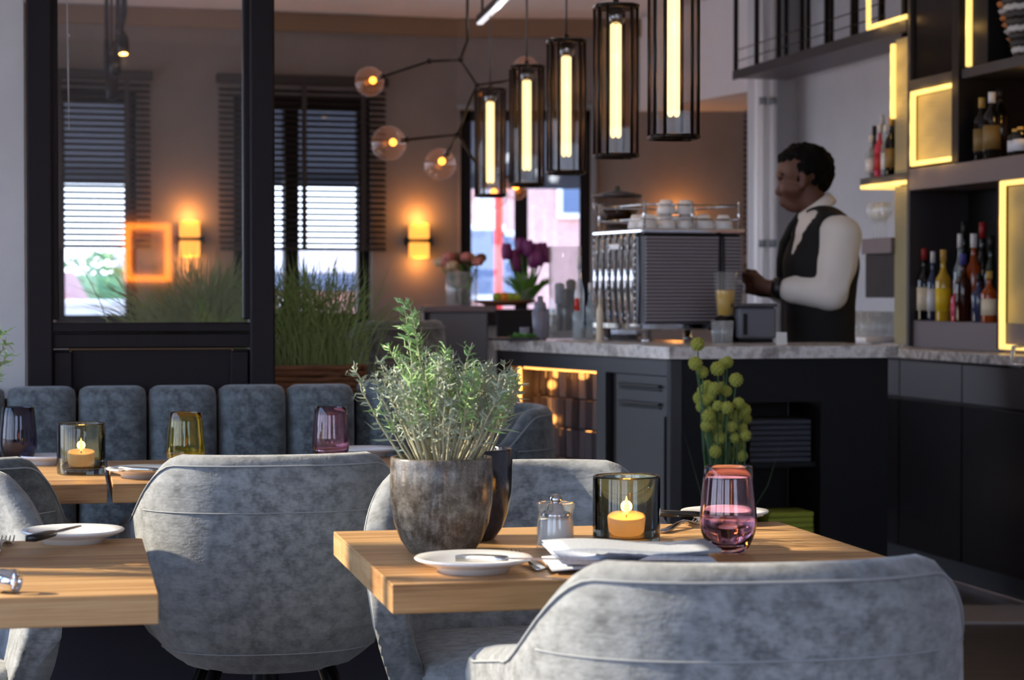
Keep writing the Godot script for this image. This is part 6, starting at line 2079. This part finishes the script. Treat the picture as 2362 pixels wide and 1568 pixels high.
func build_person() -> void:
	var D := 8.7
	var base := pt(at(1885, 700, D).x, D)
	var o := thing("person", "bartender in white shirt, black vest and tie working behind the bar", "person", base)
	var P := func(u, v, dd := 0.0): return at(u, v, D + dd) - base
	# joints: dd < 0 is nearer to the camera (his left side)
	var pelvis: Vector3 = P.call(1886, 800)
	var waist: Vector3 = P.call(1886, 735)
	var chest: Vector3 = P.call(1888, 610)
	var upper: Vector3 = P.call(1892, 548)
	var neck0: Vector3 = P.call(1890, 500)
	var neck1: Vector3 = P.call(1866, 448)
	var side := Vector3(0, 0, 1)
	var torso := []
	for s in [-1.0, 1.0]:
		torso.append([pelvis + side * s * 0.07, waist + side * s * 0.065, 0.128, 0.122])
		torso.append([waist + side * s * 0.065, chest + side * s * 0.075, 0.122, 0.135])
		torso.append([chest + side * s * 0.075, upper + side * s * 0.085, 0.135, 0.112])
		torso.append([upper + side * s * 0.06, upper + side * s * 0.15 + Vector3(0.015, 0.012, 0), 0.1, 0.072])
	var sh_l := upper + Vector3(0.058, 0.0, 0.165)
	var el_l: Vector3 = P.call(1918, 678, -0.22)
	var wr_l: Vector3 = P.call(1772, 662, -0.13)
	var sh_r := upper + Vector3(0.02, 0.0, -0.165)
	var el_r: Vector3 = P.call(1870, 668, 0.24)
	var wr_r: Vector3 = P.call(1752, 668, 0.06)
	var mid_l := el_l.lerp(wr_l, 0.62)
	var mid_r := el_r.lerp(wr_r, 0.62)
	var arms := [[sh_l, el_l, 0.066, 0.046], [el_l, wr_l, 0.046, 0.03], [sh_r, el_r, 0.066, 0.046], [el_r, wr_r, 0.046, 0.03]]
	var neck := [[neck0, neck1, 0.062, 0.057]]
	var legs := []
	for s in [-1.0, 1.0]:
		var hip: Vector3 = pelvis + side * s * 0.085 + Vector3(0, -0.02, 0)
		var knee: Vector3 = Vector3(-0.02, 0.50, s * 0.10)
		var ankle: Vector3 = Vector3(0.03, 0.09, s * 0.11)
		legs += [[hip, knee, 0.095, 0.062], [knee, ankle, 0.062, 0.042]]

	# the body: trunk, limbs, then finer head and hands in the same skin
	var skin := tool(true)
	nets(skin, torso.map(func(b): return [b[0], b[1], b[2] - 0.012, b[3] - 0.012]) + neck + arms + legs, 0.013, 0.03)
	var hc: Vector3 = P.call(1853, 404)
	var H := func(u, v, dd := 0.0): return P.call(u, v, dd)
	var head := [
		[hc + Vector3(-0.012, 0.022, 0), hc + Vector3(0.03, 0.018, 0), 0.088, 0.086],
		[H.call(1826, 405), H.call(1835, 440), 0.056, 0.054],
		[H.call(1834, 440), H.call(1829, 470), 0.05, 0.028],
		[H.call(1822, 473), H.call(1834, 476), 0.022, 0.024],
		[H.call(1858, 436), H.call(1862, 460), 0.052, 0.05],
		[H.call(1804, 414), H.call(1796, 442), 0.008, 0.0115],
		[H.call(1799, 443), H.call(1806, 446), 0.012, 0.012],
		[H.call(1800, 404, -0.032), H.call(1800, 404, 0.032), 0.011, 0.011],
		[H.call(1804, 461), H.call(1810, 461), 0.011, 0.012],
		[H.call(1806, 469), H.call(1812, 469), 0.012, 0.012],
		[neck1, neck0.lerp(neck1, 0.4), 0.057, 0.06],
	]
	for s in [-1.0, 1.0]:
		head.append([H.call(1858, 406, s * 0.078), H.call(1854, 428, s * 0.076), 0.017, 0.011])
		head.append([H.call(1818, 434, s * 0.035), H.call(1836, 436, s * 0.05), 0.026, 0.026])
	nets(skin, head, 0.0045, 0.016, [[H.call(1804, 417, -0.036), H.call(1800, 417, -0.036), 0.011, 0.009], [H.call(1804, 417, 0.036), H.call(1800, 417, 0.036), 0.011, 0.009]])
	# hands closed on the thing they hold
	var grip: Vector3 = P.call(1705, 645, -0.04)
	for hd in [[wr_l, 1.0], [wr_r, -1.0]]:
		var w: Vector3 = hd[0]
		var s: float = hd[1]
		var k: Vector3 = w + (grip - w).normalized() * 0.085
		var bones := [[w, w.lerp(k, 0.5), 0.028, 0.03], [w.lerp(k, 0.5) + Vector3(0, 0.018, 0), k + Vector3(0, 0.026, 0), 0.017, 0.015], [w.lerp(k, 0.5) - Vector3(0, 0.016, 0), k - Vector3(0, 0.026, 0), 0.017, 0.014]]
		var fwd := (k - w).normalized()
		for i in 4:
			var r0 := k + Vector3(0, 0.03 - 0.02 * i, 0)
			var l: float = [0.036, 0.042, 0.04, 0.032][i]
			var m := r0 + fwd * l + Vector3(0, -0.003, s * 0.004)
			var e := m + (fwd * 0.35 + Vector3(0, -0.1, -s * 0.9)).normalized() * l * 0.75
			var tip := e + (-fwd * 0.6 + Vector3(0, -0.1, -s * 0.6)).normalized() * l * 0.5
			bones += [[r0, m, 0.0098, 0.0092], [m, e, 0.0092, 0.0086], [e, tip, 0.0086, 0.0078]]
		var th := w.lerp(k, 0.35) + Vector3(0, 0.022, -s * 0.012)
		var tm := th + fwd * 0.035 + Vector3(0, 0.022, -s * 0.012)
		bones += [[th, tm, 0.0125, 0.0112], [tm, tm + fwd * 0.03 + Vector3(0, 0.002, -s * 0.008), 0.0108, 0.0088]]
		nets(skin, bones, 0.0045, 0.008)
	obj("body", skin, M.skin, o)
	for s in [-1.0, 1.0]:
		var e := tool(true)
		ball(e, H.call(1809, 417, s * 0.032), Vector3.ONE * 0.0095, 10, 8)
		obj("eye", e, M.eye_white, o)
		var br := tool(true)
		tube(br, [H.call(1799, 402, s * 0.016), H.call(1799, 399, s * 0.034), H.call(1808, 403, s * 0.052)], [0.005, 0.006, 0.004], 6)
		obj("eyebrow", br, M.hair, o)

	# curly hair
	var r := RandomNumberGenerator.new()
	r.seed = 8
	var hair := []
	for i in 340:
		var y := 1.0 - 1.55 * (i + 0.5) / 340.0
		var a := i * 2.39996
		var n := Vector3(cos(a) * sqrt(1 - y * y), y, sin(a) * sqrt(1 - y * y))
		var q := hc + Vector3(0.006, 0.02, 0) + Vector3(n.x * 0.106, n.y * 0.096, n.z * 0.086)
		# leave the face and the ears free
		if n.x < -0.15 and q.y < hc.y + 0.056: continue
		if n.x < 0.28 and q.y < hc.y + 0.0: continue
		if q.y < hc.y - 0.075: continue
		hair.append([q, q + n * r.randf_range(0.0, 0.009), r.randf_range(0.012, 0.018), r.randf_range(0.010, 0.015)])
	hair.append([hc + Vector3(0.034, 0.04, 0), hc + Vector3(-0.012, 0.058, 0), 0.08, 0.062])
	hair.append([hc + Vector3(0.055, -0.02, 0), hc + Vector3(0.045, 0.01, 0), 0.06, 0.07])
	for s in [-1.0, 1.0]: hair.append([H.call(1846, 384, s * 0.07), H.call(1842, 416, s * 0.072), 0.022, 0.007])
	var hs := tool(true)
	nets(hs, hair, 0.005, 0.005)
	obj("hair", hs, M.hair, o)

	# shirt with loose sleeves pushed up the forearms, and its collar
	var shirt := torso.map(func(b): return [b[0], b[1], b[2] + 0.004, b[3] + 0.004])
	shirt += [[sh_l, sh_l.lerp(el_l, 0.5), 0.083, 0.078], [sh_l.lerp(el_l, 0.5), el_l, 0.078, 0.06], [el_l, mid_l, 0.062, 0.05], [mid_l, mid_l.lerp(wr_l, 0.12), 0.048, 0.04]]
	shirt += [[sh_r, sh_r.lerp(el_r, 0.5), 0.083, 0.078], [sh_r.lerp(el_r, 0.5), el_r, 0.078, 0.06], [el_r, mid_r, 0.06, 0.05], [mid_r, mid_r.lerp(wr_r, 0.12), 0.046, 0.04]]
	for i in 7:
		var t := 0.35 + 0.09 * i
		var c := sh_l.lerp(el_l, t)
		shirt.append([c + Vector3(-0.03, 0.01, 0.05), c + Vector3(0.04, -0.012, 0.052), 0.016, 0.012])
	var ss := tool(true)
	nets(ss, shirt, 0.0095, 0.018)
	obj("shirt", ss, M.shirt, o)
	var col := tool(true)
	var rows := []
	for i in 25:
		var a := TAU * i / 24.0
		var ax := (neck1 - neck0).normalized()
		var u := ax.cross(side).normalized()
		var row := []
		for k in [[0.02, 0.074], [0.055, 0.071], [0.062, 0.073], [0.05, 0.082], [0.018, 0.09], [0.01, 0.084]]:
			var dip := 0.014 * cos(a)
			row.append(neck0 + ax * (k[0] + dip) + (u * cos(a) + side * sin(a) * 0.96) * k[1])
		rows.append(row)
	grid(col, rows, true, false)
	obj("collar", col, M.shirt, o)
	# vest, open in a V at the chest and round the shoulders
	var vest := torso.map(func(b): return [b[0], b[1], b[2] + 0.014, b[3] + 0.014])
	vest.append([pelvis + Vector3(0, -0.04, 0.06), pelvis + Vector3(0, -0.04, -0.06), 0.142, 0.142])
	var cuts := [[sh_l + Vector3(-0.012, 0.02, 0.07), sh_l.lerp(el_l, 0.55) + Vector3(-0.02, 0, 0.07), 0.082, 0.066], [sh_r + Vector3(0, 0.02, -0.06), sh_r.lerp(el_r, 0.5) + Vector3(0, 0, -0.05), 0.09, 0.07]]
	cuts.append([neck0 + Vector3(0.0, 0.03, 0), neck0 + Vector3(-0.06, -0.02, 0), 0.075, 0.06])
	cuts.append([neck0 + Vector3(-0.08, -0.02, 0), P.call(1800, 590), 0.06, 0.012])
	cuts.append([P.call(1852, 505, -0.06), P.call(1818, 585, -0.07), 0.034, 0.008])
	cuts.append([P.call(1858, 500, -0.13), P.call(1826, 582, -0.14), 0.05, 0.012])
	var vs := tool(true)
	nets(vs, vest, 0.0095, 0.018, cuts)
	obj("vest", vs, M.vest, o)
	# tie
	var tie := tool(true)
	var k0: Vector3 = P.call(1846, 494)
	var tr := []
	for q in [[k0 + Vector3(0.008, 0.012, 0), 0.016], [k0 + Vector3(-0.008, -0.01, 0), 0.013], [P.call(1826, 520), 0.02], [P.call(1806, 560), 0.028], [P.call(1799, 600), 0.03], [P.call(1798, 640), 0.03]]:
		var c: Vector3 = q[0]
		var w: float = q[1]
		tr.append([c + Vector3(-0.006, 0.002, -w), c + Vector3(-0.014, 0.004, 0), c + Vector3(-0.006, 0.002, w), c + Vector3(0.012, -0.004, w * 0.8), c + Vector3(0.012, -0.004, -w * 0.8)])
	grid(tie, tr, true, true)
	obj("tie", tie, M.vest, o)
	# trousers, shoes, watch
	var ts := tool(true)
	nets(ts, legs.map(func(b): return [b[0], b[1], b[2] + 0.014, b[3] + 0.016]) + [[pelvis + side * 0.05, pelvis - side * 0.05 + Vector3(0, 0, 0), 0.138, 0.138]], 0.014, 0.03)
	obj("trousers", ts, M.trousers, o)
	for s in [-1.0, 1.0]:
		var sh := tool(true)
		nets(sh, [[Vector3(0.055, 0.045, s * 0.11), Vector3(-0.06, 0.04, s * 0.112), 0.044, 0.04], [Vector3(-0.06, 0.038, s * 0.112), Vector3(-0.15, 0.032, s * 0.115), 0.038, 0.031]], 0.01, 0.02)
		obj("shoe", sh, M.gloss_black, o)
	var wt := tool(true)
	var wa := mid_l.lerp(wr_l, 0.42)
	rod(wt, wa, wa + (wr_l - mid_l).normalized() * 0.034, 0.045, 0.041, 20)
	obj("wristwatch", wt, M.knife_handle, o)
	# the dark portafilter in his hands
	var pf := thing("portafilter", "dark portafilter held in the bartender's hands", "portafilter", base + grip)
	var ph := tool(true)
	tube(ph, [Vector3(0.05, -0.004, -0.012), Vector3(0.0, 0.0, 0), Vector3(-0.05, 0.006, 0.008)], [0.013, 0.014, 0.011], 12)
	obj("handle", ph, M.gloss_black, pf)
	obj("basket", lathed([Vector2(0, -0.03), Vector2(0.032, -0.03), Vector2(0.036, 0.012), Vector2(0.042, 0.014), Vector2(0.042, 0.02), Vector2(0.033, 0.02), Vector2(0.03, -0.024), Vector2(0, -0.024)], 22, Transform3D(Basis(), Vector3(-0.085, 0.008, 0.012))), M.steel_dark, pf)
